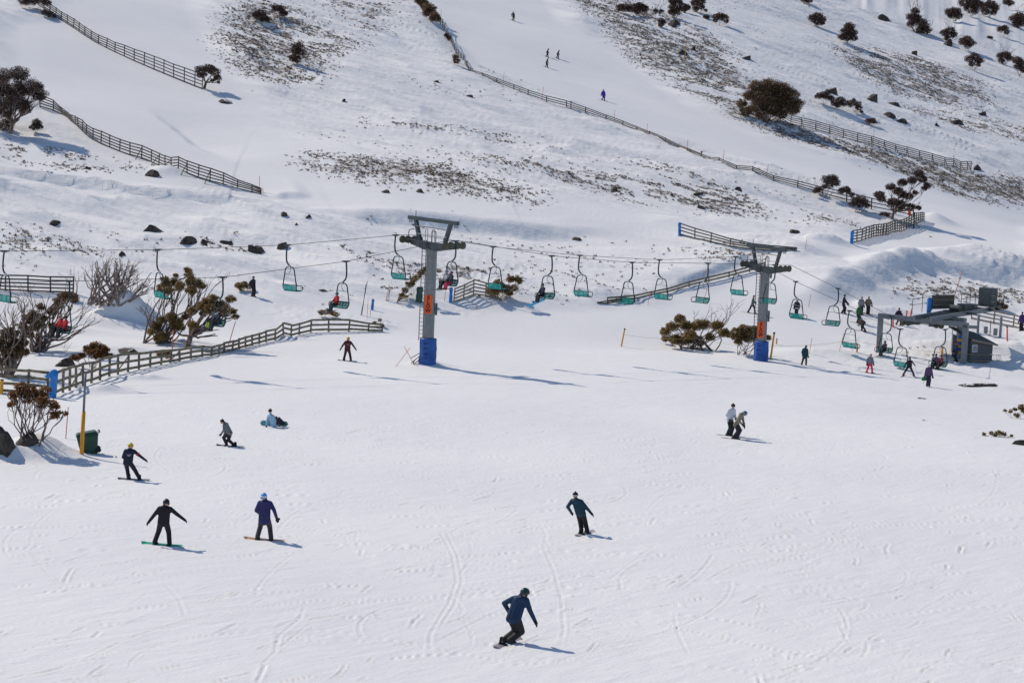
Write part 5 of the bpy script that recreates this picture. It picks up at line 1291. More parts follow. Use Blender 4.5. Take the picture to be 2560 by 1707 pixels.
gum('wide olive bush with bare grey limbs left of the second tower', (1602, 803), [(1562, 739, 12), (1541, 752, 12), (1526, 766, 11), (1574, 750, 14), (1599, 747, 13), (1619, 748, 13), (1642, 745, 12), (1655, 757, 11), (1669, 765, 8), (1549, 781, 13), (1569, 785, 13), (1592, 783, 12), (1609, 785, 10), (1628, 772, 10), (1580, 765, 12), (1530, 785, 8)], None, [(1710, 690), (1698, 702), (1660, 722), (1624, 711), (1640, 722), (1587, 716), (1672, 735)], 'leaf_near', 'bark', dens=8, stems=(1560, 1580, 1600, 1620, 1640), r0=.12)
gum('olive bush directly left of the blue pad of the second tower', (1712, 814), [(1687, 763, 10), (1706, 757, 12), (1727, 758, 11), (1738, 768, 10), (1703, 773, 12), (1720, 778, 12), (1682, 774, 8), (1735, 784, 8), (1760, 772, 7), (1694, 785, 8)], None, (), 'leaf_near', 'bark', dens=8, stems=(1695, 1705, 1715, 1725), r0=.08)
gum('small leafy clump at the right border, upper one of two', (2335, 960), [(2306, 944, 4), (2318, 944, 5), (2333, 952, 6), (2343, 934, 8), (2351, 942, 8), (2330, 940, 5)], None, (), 'leaf_near', 'bark', dens=6)
gum('small leafy clump at the right border, lower one of two', (2298, 1004), [(2263, 1000, 4), (2278, 997, 5), (2296, 996, 7), (2308, 997, 6), (2326, 1001, 3), (2287, 1000, 4)], None, (), 'leaf_near', 'bark', dens=5)
gum('bare little shrub under the chair of the two red jackets', (148, 808), [], None, [(138, 785), (146, 778), (156, 780), (162, 788)], bark='bark_pale', cat='bush')
# ------------------------------------------------------------------ people
JOBS = []           # (temporary object, voxel, final name, material, parent or None, finish)
def cap(mb, a, b, ra, rb, n=10):
    """tapered limb with rounded ends"""
    a = Vector(a); b = Vector(b); d = b - a; L = d.length
    if L < 1e-5: mb.ball(a, ra, n); return
    u = d / L; P = []; R = []
    for k in range(4): t = k / 4 * PI / 2; P.append(a - u * ra * math.cos(t)); R.append(max(ra * math.sin(t), ra * .12))
    P.append(a); R.append(ra); P.append(b); R.append(rb)
    for k in range(1, 5): t = k / 4 * PI / 2; P.append(b + u * rb * math.sin(t)); R.append(max(rb * math.cos(t), rb * .12))
    mb.tube(P, R, n)
def ik(a, b, l1, l2, pole):
    """middle joint of a two bone limb from a to b, bending towards pole"""
    d = b - a; L = d.length
    if L > (l1 + l2) * .998: b2 = a + d * ((l1 + l2) * .998 / L)
    else: b2 = b
    d = b2 - a; L = max(d.length, 1e-4); x = (l1 * l1 - l2 * l2 + L * L) / (2 * L); h = math.sqrt(max(l1 * l1 - x * x, 0))
    u = d / L; p = pole - u * pole.dot(u)
    if p.length < 1e-4: p = Vector((0, 0, 1)) - u * u.z
    return a + u * x + p.normalized() * h, b2

def person(label, pos, h, face, hip, sh, fl, fr, hl, hr, jacket, pants, hat='helmet', hatc=(.02, .02, .02), gog=None, head=None, look=None, hem=.06, glove=(.015, .015, .016),
           boot=(.02, .02, .022), near=True, extras=(), knee=None, sname='', hood=False, bare_hands=False, group='people on the snow', elbow=None):
    """joints are metres from pos: x right, y away from the camera, z up; l and r are the sides as seen in the photograph"""
    V = Vector; f = V((math.cos(face), math.sin(face), 0)); s = V((math.sin(face), -math.cos(face), 0))
    if s.x < -.05: s = -s
    hip = V(hip); sh = V(sh); up = (sh - hip).normalized()
    tl_, fa, ua = .245 * h, .16 * h, .175 * h
    SL, SR = sh - s * .108 * h, sh + s * .108 * h; HL_, HR_ = hip - s * .052 * h, hip + s * .052 * h
    AL, AR = V(fl) + V((0, 0, .055 * h)), V(fr) + V((0, 0, .055 * h))
    kp = V(knee) if knee else f + V((0, 0, .15))
    KL, AL = ik(HL_, AL, tl_, tl_, kp); KR, AR = ik(HR_, AR, tl_, tl_, kp)
    ep = V(elbow) if elbow else -f * .6 + V((0, 0, -.5))
    EL, WL = ik(SL, V(hl), ua, fa, ep - s * .5); ER, WR = ik(SR, V(hr), ua, fa, ep + s * .5)
    lk = V((math.cos(look), math.sin(look), -.08)) if look is not None else f + V((0, 0, -.05)); lk.normalize()
    nk = sh + up * .045 * h; hd = V(head) if head else nk + up * .085 * h + lk * .012 * h
    vx = .026 if near else .042
    # body: one continuous figure
    mb = MB(); q = .8
    cap(mb, HL_ * .5 + HR_ * .5 + f * .02 * h, sh * .88 + hip * .12 + f * .015 * h, .046 * h, .044 * h); cap(mb, SL * .9 + SR * .1, SR * .9 + SL * .1, .026 * h, .026 * h)
    cap(mb, sh, hd, .036 * h, .034 * h)
    mb.ball(hd, (.046 * h, .054 * h, .066 * h), 14, V((0, 1, 0)).rotation_difference(V((lk.x, lk.y, 0)).normalized()).to_matrix())
    cap(mb, hd + lk * .048 * h + V((0, 0, -.004 * h)), hd + lk * .060 * h + V((0, 0, -.014 * h)), .010 * h, .011 * h, 6)     # nose
    cap(mb, hd + lk * .034 * h + V((0, 0, -.05 * h)), hd + lk * .036 * h + V((0, 0, -.052 * h)), .022 * h, .02 * h, 6)        # jaw
    sx_ = lk.cross(V((0, 0, 1))).normalized()
    for g in (-1, 1): cap(mb, hd + sx_ * g * .047 * h + V((0, 0, -.012 * h)), hd + sx_ * g * .050 * h + V((0, 0, .010 * h)), .010 * h, .010 * h, 6)
    for a, b, c in ((SL, EL, WL), (SR, ER, WR)): cap(mb, a, b, .026 * h, .022 * h); cap(mb, b, c, .022 * h, .018 * h)
    for a, b, c in ((HL_, KL, AL), (HR_, KR, AR)): cap(mb, a, b, .038 * h, .030 * h); cap(mb, b, c, .028 * h, .022 * h)
    root = bpy.data.objects.new('person', bpy.data.meshes.new('person')); COL.objects.link(root); root.location = pos
    tag(root, label, 'person', group)
    JOBS.append((mb, vx, root, MAT['skin']))
    def child(nm):
        o = bpy.data.objects.new(nm, bpy.data.meshes.new(nm)); COL.objects.link(o); o.parent = root; return o
    # jacket
    mb = MB(); dn = -up * (hem * h) 
    cap(mb, HL_ + dn * .6 - s * .012 * h, SL * .75 + SR * .25, .064 * h, .062 * h); cap(mb, HR_ + dn * .6 + s * .012 * h, SR * .75 + SL * .25, .064 * h, .062 * h)
    cap(mb, hip + dn * .8 + f * .004 * h, sh * .92 + hip * .08, .076 * h, .076 * h)
    cap(mb, SL, SR, .047 * h, .047 * h); cap(mb, sh, nk + up * .022 * h, .056 * h, .044 * h)
    if hood: cap(mb, sh - f * .05 * h - s * .03 * h + up * .01 * h, sh - f * .05 * h + s * .03 * h + up * .02 * h, .048 * h, .048 * h)
    for a, b, c in ((SL, EL, WL), (SR, ER, WR)): cap(mb, a, b, .050 * h, .042 * h); cap(mb, b, c, .042 * h, .034 * h)
    JOBS.append((mb, vx, child('jacket'), cloth(jacket)))
    # trousers
    mb = MB(); cap(mb, HL_, HR_, .066 * h, .066 * h)
    for a, b, c in ((HL_, KL, AL), (HR_, KR, AR)): cap(mb, a, b, .069 * h, .057 * h); cap(mb, b, c + (b - c) * .02, .055 * h, .052 * h)
    JOBS.append((mb, vx, child('trousers'), cloth(pants)))
    # boots
    for A, K_ in ((AL, KL), (AR, KR)):
        mb = MB(); cap(mb, A + (K_ - A).normalized() * .03 * h, A + V((0, 0, -.025 * h)), .040 * h, .036 * h, 10); tf = f
        cap(mb, A - tf * .022 * h + V((0, 0, -.030 * h)), A + tf * .085 * h + V((0, 0, -.034 * h)), .026 * h, .024 * h, 10)
        mb.build('boot', cloth(boot, .5), root, True)
    # gloved hands: palm, four bent fingers, thumb from the side of the palm
    for W_, E_, g in ((WL, EL, -1), (WR, ER, 1)):
        d = (W_ - E_).normalized(); sd = d.cross(V((0, 0, 1)) if abs(d.z) < .9 else f); sd.normalize(); nm = sd.cross(d)
        mb = MB(); cap(mb, W_, W_ + d * .035 * h, .022 * h, .020 * h, 8); p0 = W_ + d * .045 * h
        cap(mb, p0 - sd * .012 * h, p0 + sd * .012 * h, .017 * h, .017 * h, 8)
        for k in range(4):
            b0 = p0 + sd * ((k - 1.5) * .0095 * h) + d * .008 * h; ln = (.026, .031, .029, .022)[k] * h
            m1 = b0 + d * ln * .55 - nm * ln * .12; m2 = m1 + d * ln * .4 - nm * ln * .45
            mb.tube([b0, m1, m2], [.0085 * h, .008 * h, .006 * h], 6)
        tb = W_ + d * .022 * h + sd * g * .018 * h; mb.tube([tb, tb + (d * .6 + sd * g * .8).normalized() * .022 * h, tb + (d * .95 + sd * g * .5).normalized() * .040 * h], [.010 * h, .009 * h, .007 * h], 6)
        mb.v = [tuple(W_ + (V(q) - W_) * 1.4) for q in mb.v]; mb.build('glove', cloth(glove), root, True)
    # headgear
    R = V((0, 1, 0)).rotation_difference(V((lk.x, lk.y, 0)).normalized()).to_matrix(); tp = (hd - nk).normalized()
    mb = MB(); pr = []
    if hat in ('helmet', 'beanie'):
        k = 1.0 if hat == 'helmet' else .88
        for a in np.linspace(-.30, 1.5, 9): pr.append((max(.075 * h * k * math.cos(a), .003), .078 * h * k * math.sin(a)))
        q = MB(); q.lathe(pr, 16, (0, 0, 0), .92, 1.06); mb.add([R @ V(p) + hd + V((0, 0, .014 * h)) for p in q.v], q.f)
        if hat == 'helmet':
            for g in (-1, 1): mb.ball(hd + sx_ * g * .055 * h + V((0, 0, -.018 * h)), (.018 * h, .026 * h, .03 * h), 8, R)
        else: mb.ball(hd + V((0, 0, .088 * h)), .016 * h, 8)
        hb = mb.build(hat, cloth(hatc, .4 if hat == 'helmet' else .85), root, True)
    else:   # hair
        for a in np.linspace(-.5, 1.5, 9): pr.append((max(.062 * h * math.cos(a), .003), .072 * h * math.sin(a)))
        q = MB(); q.lathe(pr, 14, (0, 0, 0), .92, 1.06); mb.add([R @ V(p) + hd - lk * .012 * h + V((0, 0, .012 * h)) for p in q.v], q.f); hb = mb.build('hair', cloth(hatc), root, True)
    if gog is not None:
        mb = MB(); q = MB(); q.lathe([(.071 * h, -.013 * h), (.0755 * h, -.010 * h), (.0755 * h, .010 * h), (.071 * h, .013 * h)], 18, (0, 0, 0), .95, 1.08)
        mb.add([R @ V(p) + hd + V((0, 0, .016 * h)) for p in q.v], q.f); c = hd + lk * .058 * h + V((0, 0, .004 * h)); mb.ball(c, (.04 * h, .022 * h, .022 * h), 10, R)
        mb.build('goggles', cloth(gog, .3), root, True)
    for kind, col, *a in extras:
        mb = MB()
        if kind == 'stripe_back':     # pale lettering strip too small to read
            c = sh * .72 + hip * .28 - f * .079 * h
            for r_ in range(2):
                for k in range(5 - r_ * 2): mb.box(c + s * ((k - 2 + r_) * .022 * h) - V((0, 0, r_ * .030 * h)), (.015 * h, .03 * h, .016 * h), s, f, (0, 0, 1))
        elif kind == 'armband':
            e = a[0] if a else 1; A_, B_ = (SR, ER) if e > 0 else (SL, EL); d = (B_ - A_); mb.tube([A_ + d * .62, A_ + d * .86], .050 * h, 12)
        elif kind == 'belt':
            mb.tube([hip - up * .02 * h, hip + up * .025 * h], .115 * h, 14)
        elif kind == 'panel':
            c = sh * .6 + hip * .4 - f * .078 * h; mb.box(c, (.11 * h, .035 * h, .15 * h), s, f, up)
        elif kind == 'hatband':
            q = MB(); q.lathe([(.068 * h, -.008 * h), (.070 * h, .012 * h)], 16, (0, 0, 0), .95, 1.08); mb.add([R @ V(p) + hd + V((0, 0, .010 * h)) for p in q.v], q.f)
        elif kind == 'pompom':
            for k in range(3): mb.ball(hd + V(((k - 1) * .03 * h, 0, .085 * h + .01 * h * (k % 2))), .02 * h, 8)
        mb.build({'stripe_back': 'lettering', 'armband': 'armband', 'belt': 'belt', 'panel': 'backpack', 'hatband': 'hat_band', 'pompom': 'pompom'}[kind], cloth(col), root, True)
    return dict(root=root, pos=V(pos), AL=AL, AR=AR, WL=WL, WR=WR, h=h, f=f, s=s, sname=sname)

def run_jobs():
    tmp = []
    for mb, vx, root, m in JOBS:
        me = bpy.data.meshes.new('t'); me.from_pydata(mb.v, [], mb.f); me.update()
        o = bpy.data.objects.new('t', me); COL.objects.link(o)
        r = o.modifiers.new('r', 'REMESH'); r.mode = 'VOXEL'; r.voxel_size = vx
        k = o.modifiers.new('s', 'SMOOTH'); k.iterations = 3; k.factor = .5; tmp.append(o)
    dg = bpy.context.evaluated_depsgraph_get()
    for o, (mb, vx, root, m) in zip(tmp, JOBS):
        me = bpy.data.meshes.new_from_object(o.evaluated_get(dg)); me.materials.clear(); me.materials.append(m)
        if len(me.polygons): me.polygons.foreach_set('use_smooth', [True] * len(me.polygons))
        me.name = root.name; root.data = me
    for o in tmp: bpy.data.objects.remove(o)

def slope_dir(p, ang):
    """unit vector lying on the snow at p, heading ang in plan"""
    a = Vector((math.cos(ang), math.sin(ang), 0)); e = .6
    z0 = float(hsmooth(np.array([p[0] - a.x * e]), np.array([p[1] - a.y * e]))[0]); z1 = float(hsmooth(np.array([p[0] + a.x * e]), np.array([p[1] + a.y * e]))[0])
    return (a * (2 * e) + Vector((0, 0, z1 - z0))).normalized()

def plank(name, label, cat, c, d, length, width, col, tips=(.06, .06), side=None, roll=0.0, group=None, waist=.86, parts=True, colb=None):
    d = Vector(d).normalized(); sd = Vector(side) if side else d.cross(Vector((0, 0, 1))).normalized(); nu = sd.cross(d).normalized()
    if roll: Rm = Matrix.Rotation(roll, 3, d); sd = Rm @ sd; nu = Rm @ nu
    n = 18; v = []
    for i in range(n + 1):
        t = i / n * 2 - 1; e = abs(t); wv = width / 2 * (waist + (1 - waist) * min(1, e / .75) ** 2); 
        if e > .8: wv *= math.sqrt(max(0, 1 - ((e - .8) / .2) ** 2)) * .98 + .02
        zz = (max(0, e - .78) / .22) ** 1.6 * (tips[1] if t > 0 else tips[0])
        for a, b in ((-1, 0), (1, 0), (1, -.014), (-1, -.014)): v.append(d * (t * length / 2) + sd * (wv * a) + nu * (zz + b + .016))
    f = [(i * 4 + j, i * 4 + (j + 1) % 4, (i + 1) * 4 + (j + 1) % 4, (i + 1) * 4 + j) for i in range(n) for j in range(4)] + [(0, 1, 2, 3), (n * 4 + 3, n * 4 + 2, n * 4 + 1, n * 4)]
    o = link_mesh(name, v, f, cloth(col, .35), None, False, None, c)
    tag(o, label, cat, group)
    if parts and name == 'snowboard':
        for t in (-.26, .26):
            mb = MB(); q = d * (t * length * .62) + nu * .035; mb.box(q, (.14, width * .85, .03), d, sd, nu); mb.box(q + nu * .09 - sd * width * .32, (.12, .03, .18), d, sd, nu); mb.build('binding', cloth((.02, .02, .02)), o)
        if colb:
            mb = MB()
            for t, w_ in ((-.40, .10), (.36, .16), (.05, .2)): mb.box(d * (t * length) + nu * .0175, (length * w_ * .6, width * .7, .004), d, sd, nu)
            mb.build('decal', cloth(colb, .35), o)
    elif parts:
        mb = MB(); mb.box(nu * .045 - d * .05, (.30, width * .8, .05), d, sd, nu); mb.build('binding', cloth((.02, .02, .02)), o)
    return o
def board(P, ang, length=1.5, col=(.3, .3, .3), off=(0, 0, 0), roll=0.0, colb=None, tilt=0.0):
    mid = P['pos'] + (P['AL'] + P['AR']) / 2; z = gz(mid.x, mid.y); c = Vector((mid.x + off[0], mid.y + off[1], max(z, mid.z - .055 * P['h'] - .02) + off[2]))
    d = slope_dir(c, ang); d.z += tilt
    plank('snowboard', 'snowboard under ' + P['sname'], 'snowboard', c, d, length, .27, col, group='snowboards on the snow', roll=roll, colb=colb)
def skis(P, ang, length=1.6, col=(.1, .1, .1), fan=0.0):
    for sd, A, k in (('left', P['AL'], -1), ('right', P['AR'], 1)):
        q = P['pos'] + A; c = Vector((q.x, q.y, gz(q.x, q.y) + .0)); d = slope_dir(c, ang + k * fan)
        plank('ski', sd + ' ski of ' + P['sname'], 'ski', c + d * .08, d, length, .10, col, (.02, .10), group='skis on the snow', waist=.75, parts=P['h'] > 0)
def stick(P, which, tip):
    W_ = P['WL'] if which == 'left' else P['WR']; a = W_ + (Vector(tip) - W_).normalized() * -.08; b = Vector(tip)
    o = tag(thing('ski_pole', which + ' hand ski pole of ' + P['sname'], 'ski pole', P['pos'], 0, 'ski poles'))
    mb = MB(); mb.tube([a, b], [.011, .008], 5); mb.build('shaft', MAT['steel_pale'], o)
    mb = MB(); mb.tube([a + (a - b).normalized() * .05, a - (a - b).normalized() * .08], .018, 6); mb.build('grip', MAT['black'], o)
    mb = MB(); e = b + (a - b).normalized() * .07; mb.tube([e, e + (a - b).normalized() * .012], .045, 8); mb.build('basket', MAT['black'], o)

DEG = math.radians
BLK = (.012, .012, .016); DK = (.02, .02, .024)
# --- riders on the near run
p = G(1163, 1476)
P = person('snowboarder in a dark blue jacket crouching in the foreground, right arm stretched low', p, 1.80, DEG(70), (.18, .05, .72), (.33, .12, 1.24), (-.06, .0, .0), (.10, -.08, .0), (.04, .22, .84), (.80, .0, .62), (.008, .034, .085), (.022, .021, .022), 'helmet', (.012, .05, .045), (.03, .03, .035), (.46, .11, 1.42), DEG(25), .04, knee=(.75, .5, .1), hood=True, sname='the foreground rider in dark blue', elbow=(-.6, .2, .2))
board(P, DEG(62), 1.55, (.35, .30, .32), roll=.12)
p = G(607, 1240)
P = person('snowboarder in a long purple blue jacket and light blue helmet seen from behind', p, 1.72, DEG(92), (-.02, .0, .80), (-.02, .03, 1.32), (-.25, .02, .0), (.24, -.03, .0), (-.24, .22, .92), (.40, .02, .83), (.024, .027, .115), (.05, .045, .045), 'helmet', (.13, .36, .72), (.75, .78, .8), (-.07, .02, 1.53), DEG(110), .11, knee=(0, 1, 0), hood=True, sname='the rider in the long purple blue jacket', boot=(.045, .032, .03))
board(P, DEG(-8), 1.5, (.55, .27, .12), roll=.2, colb=(.6, .5, .35))
p = G(372, 1252)
P = person('snowboarder all in black with both arms spread, standing on a green board', p, 1.66, DEG(92), (.03, .0, .80), (.06, .03, 1.27), (-.26, .03, .0), (.26, -.03, .0), (-.45, .02, .82), (.74, .05, .90), (.016, .010, .016), (.016, .012, .018), 'helmet', (.012, .02, .02), None, (.10, .04, 1.46), DEG(80), .03, knee=(0, 1, 0), sname='the rider all in black with spread arms')
board(P, DEG(-9), 1.5, (.03, .45, .25), roll=.28)
p = G(307, 1102)
P = person('instructor in dark navy with a yellow helmet, right arm pointing out', p, 1.62, DEG(95), (-.26, .0, .72), (-.20, .03, 1.20), (-.22, .02, .0), (.24, -.02, .0), (-.42, .25, .82), (.43, .0, .88), (.012, .014, .035), (.014, .013, .03), 'helmet', (.75, .52, .02), (.25, .2, .05), (-.17, .04, 1.40), DEG(70), .03, knee=(-.2, 1, .1), extras=(('stripe_back', (.6, .6, .62)), ('armband', (.5, .03, .08), 1)), sname='the instructor with the pointing arm')
board(P, DEG(-6), 1.4, (.14, .15, .16), roll=.25)
p = G(528, 1025)
P = person('hooded snowboarder in a grey jacket crouching and facing left', p, 1.50, DEG(160), (-.03, .0, .66), (-.24, .02, 1.04), (-.16, .03, .0), (.20, -.03, .0), (-.40, -.12, .62), (-.30, .15, .55), (.17, .175, .18), (.017, .017, .022), 'beanie', (.02, .02, .025), None, (-.40, .0, 1.17), DEG(185), .03, knee=(-1, .15, .1), hood=True, sname='the crouching rider in grey')
board(P, DEG(-14), 1.45, (.03, .05, .05), roll=.15)
p = G(797, 829)
P = person('instructor in dark maroon with a yellow helmet, arms hanging wide, beyond the others', p, 1.72, DEG(92), (.0, .0, .86), (.02, .02, 1.38), (-.24, .03, .0), (.28, -.02, .0), (-.46, .0, .90), (.56, .0, .94), (.075, .014, .022), (.035, .012, .018), 'helmet', (.75, .52, .02), (.2, .16, .05), None, DEG(90), .04, knee=(0, 1, 0), extras=(('stripe_back', (.6, .55, .55)),), sname='the instructor in maroon')
board(P, DEG(-10), 1.45, (.25, .24, .25), roll=.2)
p = G(1343, 1226)
P = person('snowboarder in a teal jacket and striped dark beanie leaning back on the heels', p, 1.66, DEG(75), (-.20, .03, .80), (-.36, .05, 1.22), (-.12, .08, .0), (.10, -.06, .0), (-.56, .12, .80), (.20, -.02, .80), (.008, .042, .068), (.014, .013, .016), 'beanie', (.01, .012, .015), None, None, DEG(30), .06, knee=(.05, 1, 0), hood=True, extras=(('hatband', (.6, .6, .6)),), sname='the rider in teal leaning back', glove=(.02, .02, .03))
board(P, DEG(60), 1.45, (.5, .45, .45), roll=.1)
# sitting on the snow with the board on edge
p = G(628, 981)
P = person('snowboarder in a pale blue jacket sitting on the snow, board on edge', p, 1.62, DEG(50), (.02, .0, .12), (-.14, -.02, .58), (.34, .25, .10), (.52, .20, .10), (-.36, -.10, .04), (.15, .12, .35), (.30, .47, .62), (.028, .020, .032), 'beanie', (.035, .022, .028), None, (-.20, .02, .82), DEG(60), .04, knee=(.1, .1, 1), hood=True, sname='the seated rider in pale blue', glove=(.2, .03, .03))
c = p + Vector((-.02, .42, .14)); plank('snowboard', 'multicoloured snowboard standing on edge beside the seated rider in pale blue', 'snowboard', c, Vector((1, .02, .0)), 1.48, .28, (.10, .30, .32), side=(0, .18, 1), group='snowboards on the snow', colb=(.55, .38, .08))
# pair at right
p = G(1674, 1001)
P = person('person in a white and black jacket with a knitted hat standing behind a companion', p, 1.74, DEG(-50), (.02, .03, .88), (.10, .03, 1.42), (-.08, .05, .0), (.12, .0, .0), (-.03, -.05, .92), (.32, -.12, 1.0), (.62, .64, .68), (.012, .022, .022), 'beanie', (.015, .015, .02), None, None, DEG(-30), .05, extras=(('panel', (.02, .02, .022)), ('belt', (.03, .03, .035))), sname='the person in the white and black jacket')
skis(P, DEG(-25), 1.5, (.25, .27, .28))
p = G(1688, 1008)
P = person('person in a tan jacket and blue helmet bending forward to the right', p, 1.74, DEG(-20), (.02, -.02, .84), (.28, -.03, 1.33), (-.08, .03, .0), (.10, -.05, .0), (.30, -.12, .86), (.48, .08, .72), (.21, .175, .13), (.018, .018, .028), 'helmet', (.02, .10, .17), (.3, .35, .4), (.47, -.03, 1.40), DEG(-15), .06, knee=(1, -.3, 0), hood=True, sname='the bending person in tan')
skis(P, DEG(-20), 1.55, (.05, .05, .06)); stick(P, 'right', (.18, .05, .02))
# around the second tower and the terminal
p = G(1847, 839)
P = person('person in a dark teal suit walking away near a slanting red pole', p, 1.62, DEG(75), (.02, .0, .82), (.02, .0, 1.34), (-.20, .03, .0), (.15, -.02, .0), (-.16, .12, .85), (.28, -.02, .80), (.010, .06, .075), (.025, .03, .035), 'beanie', (.008, .035, .045), None, (.08, .02, 1.52), DEG(40), .09, sname='the person in the dark teal suit', near=False)
p = G(1997, 857)
P = person('skier with bright pink trousers, patterned grey jacket and pink helmet', p, 1.58, DEG(-80), (.0, .0, .80), (.0, .0, 1.26), (-.24, .0, .0), (.22, .0, .0), (-.27, -.05, .78), (.28, -.05, .80), (.20, .21, .24), (.80, .02, .09), 'helmet', (.35, .05, .10), (.7, .6, .65), None, DEG(-90), .03, knee=(0, -1, 0), extras=(('hatband', (.75, .72, .75)),), near=False, sname='the skier in pink trousers')
skis(P, DEG(-25), 1.4, (.04, .06, .05), .12)
p = G(2087, 864)
P = person('skier in black with legs wide apart in a snowplough', p, 1.62, DEG(-80), (.0, .0, .80), (.02, -.04, 1.24), (-.46, .0, .0), (.44, .0, .0), (-.42, -.2, .82), (.40, .1, 1.0), (.016, .012, .022), (.014, .013, .022), 'helmet', (.012, .03, .035), None, (-.02, -.06, 1.45), DEG(-100), .02, knee=(0, -1, .1), extras=(('hatband', (.02, .22, .28)),), near=False, sname='the skier in black with legs wide')
skis(P, DEG(-100), 1.4, (.30, .15, .20), .25); stick(P, 'right', (.78, -.1, .05)); stick(P, 'left', (-.44, -.3, .2))
p = G(2131, 888)
P = person('person in a purple grey jacket walking towards the camera with a green bag', p, 1.72, DEG(-85), (.0, .0, .88), (.0, .0, 1.40), (-.08, .03, .0), (.09, -.06, .0), (-.30, -.05, .80), (.33, -.02, .82), (.095, .055, .13), (.035, .022, .05), 'beanie', (.62, .66, .66), None, None, DEG(-90), .06, extras=(('pompom', (.7, .74, .74)),), near=False, sname='the person carrying a green bag')
t = thing('carry_bag', 'small green bag hanging from the hand of the person in purple grey', 'bag', p + P['WL'] + Vector((-.04, -.02, -.02)))
mb = MB(); mb.lathe([(.06, -.36), (.17, -.34), (.19, -.22), (.15, -.10), (.05, -.06)], 10, (0, 0, 0), 1.1, .7); mb.build('pouch', cloth((.01, .16, .06)), t, True)
mb = MB(); mb.tube([(.05, 0, -.07), (.03, 0, .0), (-.03, 0, .0), (-.05, 0, -.07)], .012, 5); mb.tube([(-.02, .02, -.34), (-.04, .03, -.62)], .012, 5); mb.build('strap', cloth(BLK), t)
p = G(1727, 719)
P = person('skier in a green jacket striding on yellow skis left of the second tower', p, 1.68, DEG(10), (.0, .0, .86), (.06, .0, 1.36), (-.36, .1, .02), (.26, -.1, .0), (.22, -.12, 1.0), (.28, .12, 1.05), (.06, .10, .08), (.02, .022, .03), 'beanie', (.05, .07, .07), None, None, DEG(15), .05, near=False, sname='the striding skier by the second tower')
skis(P, DEG(-25), 1.5, (.50, .48, .05)); stick(P, 'left', (.34, -.2, .1)); stick(P, 'right', (.40, .2, .5))
p = G(1937, 721)
P = person('tall person in dark clothes leaning on ski poles beside an empty chair', p, 1.82, DEG(-20), (-.05, .0, .92), (.0, .0, 1.48), (-.14, .05, .0), (.12, -.04, .0), (.30, -.1, .98), (.42, .1, 1.0), (.018, .014, .026), (.016, .016, .024), 'beanie', (.014, .03, .03), None, None, DEG(-20), .06, near=False, sname='the tall person in dark clothes')
stick(P, 'right', (.62, .05, .03)); skis(P, DEG(-15), 1.5, (.05, .04, .05))
p = G(1971, 742)
P = person('person in a green suit standing behind the bent over person', p, 1.70, DEG(-60), (.0, .0, .88), (.03, .0, 1.40), (-.10, .02, .0), (.10, -.02, .0), (-.18, -.1, .85), (.25, -.1, .88), (.03, .14, .05), (.02, .05, .035), 'helmet', (.05, .13, .06), None, None, DEG(-60), .06, near=False, sname='the person in the green suit')
skis(P, DEG(-20), 1.5, (.05, .06, .05))
p = G(1977, 722)
P = person('person in a pale grey jacket and striped hat, middle of the waiting skiers', p, 1.70, DEG(-80), (.0, .0, .86), (.0, .0, 1.38), (-.09, .02, .0), (.10, -.02, .0), (-.25, -.1, .85), (.27, -.1, .85), (.26, .27, .27), (.018, .02, .026), 'beanie', (.02, .025, .03), None, None, DEG(-90), .05, extras=(('hatband', (.6, .6, .62)),), near=False, sname='the waiting skier in pale grey')
skis(P, DEG(-20), 1.5, (.10, .10, .10))
p = G(1993, 722)
P = person('person in a brown jacket with ski poles, rightmost of the waiting skiers', p, 1.72, DEG(-90), (.0, .0, .86), (.0, .0, 1.38), (-.11, .02, .0), (.11, -.02, .0), (-.25, -.12, .95), (.33, -.12, .92), (.19, .14, .10), (.018, .02, .026), 'beanie', (.14, .11, .10), None, None, DEG(-90), .05, near=False, sname='the waiting skier in brown')
skis(P, DEG(-20), 1.5, (.16, .16, .17)); stick(P, 'right', (.40, -.1, .02)); stick(P, 'left', (-.36, -.1, .02))
p = G(1981, 761)
P = person('person bent over double with a brown jacket left of the portal', p, 1.70, DEG(180), (.14, .0, .80), (-.18, .0, 1.02), (-.04, .1, .0), (.24, -.1, .0), (-.30, -.12, .55), (-.36, .12, .60), (.10, .065, .06), (.018, .02, .024), 'beanie', (.03, .05, .04), None, (-.34, .0, .92), DEG(190), .03, knee=(-1, 0, 0), near=False, sname='the bent over person')
skis(P, DEG(-15), 1.5, (.12, .10, .10))
p = G(1829, 728)
P = person('person in black with a white belt behind the empty chair by the second tower', p, 1.62, DEG(90), (.0, .0, .82), (.0, .0, 1.32), (-.10, .02, .0), (.10, -.02, .0), (-.24, .1, .85), (.24, .1, .85), (.018, .02, .032), (.02, .018, .03), 'helmet', (.3, .42, .5), None, None, DEG(90), .03, extras=(('belt', (.65, .66, .68)),), near=False, sname='the person with the white belt')
skis(P, DEG(-30), 1.4, (.08, .08, .08))
p = G(581, 681)
P = person('person in dark clothes standing alone left among low shrubs', p, 1.78, DEG(-40), (.0, .0, .92), (-.02, .0, 1.44), (-.10, .05, .0), (.12, -.05, .0), (-.22, -.1, .95), (.18, -.2, .98), (.022, .022, .030), (.018, .016, .024), 'beanie', (.02, .07, .10), None, None, DEG(20), .06, near=False, sname='the person standing alone at left')
skis(P, DEG(-10), 1.5, (.06, .06, .07))
p = G(*SC(1345, 1198))
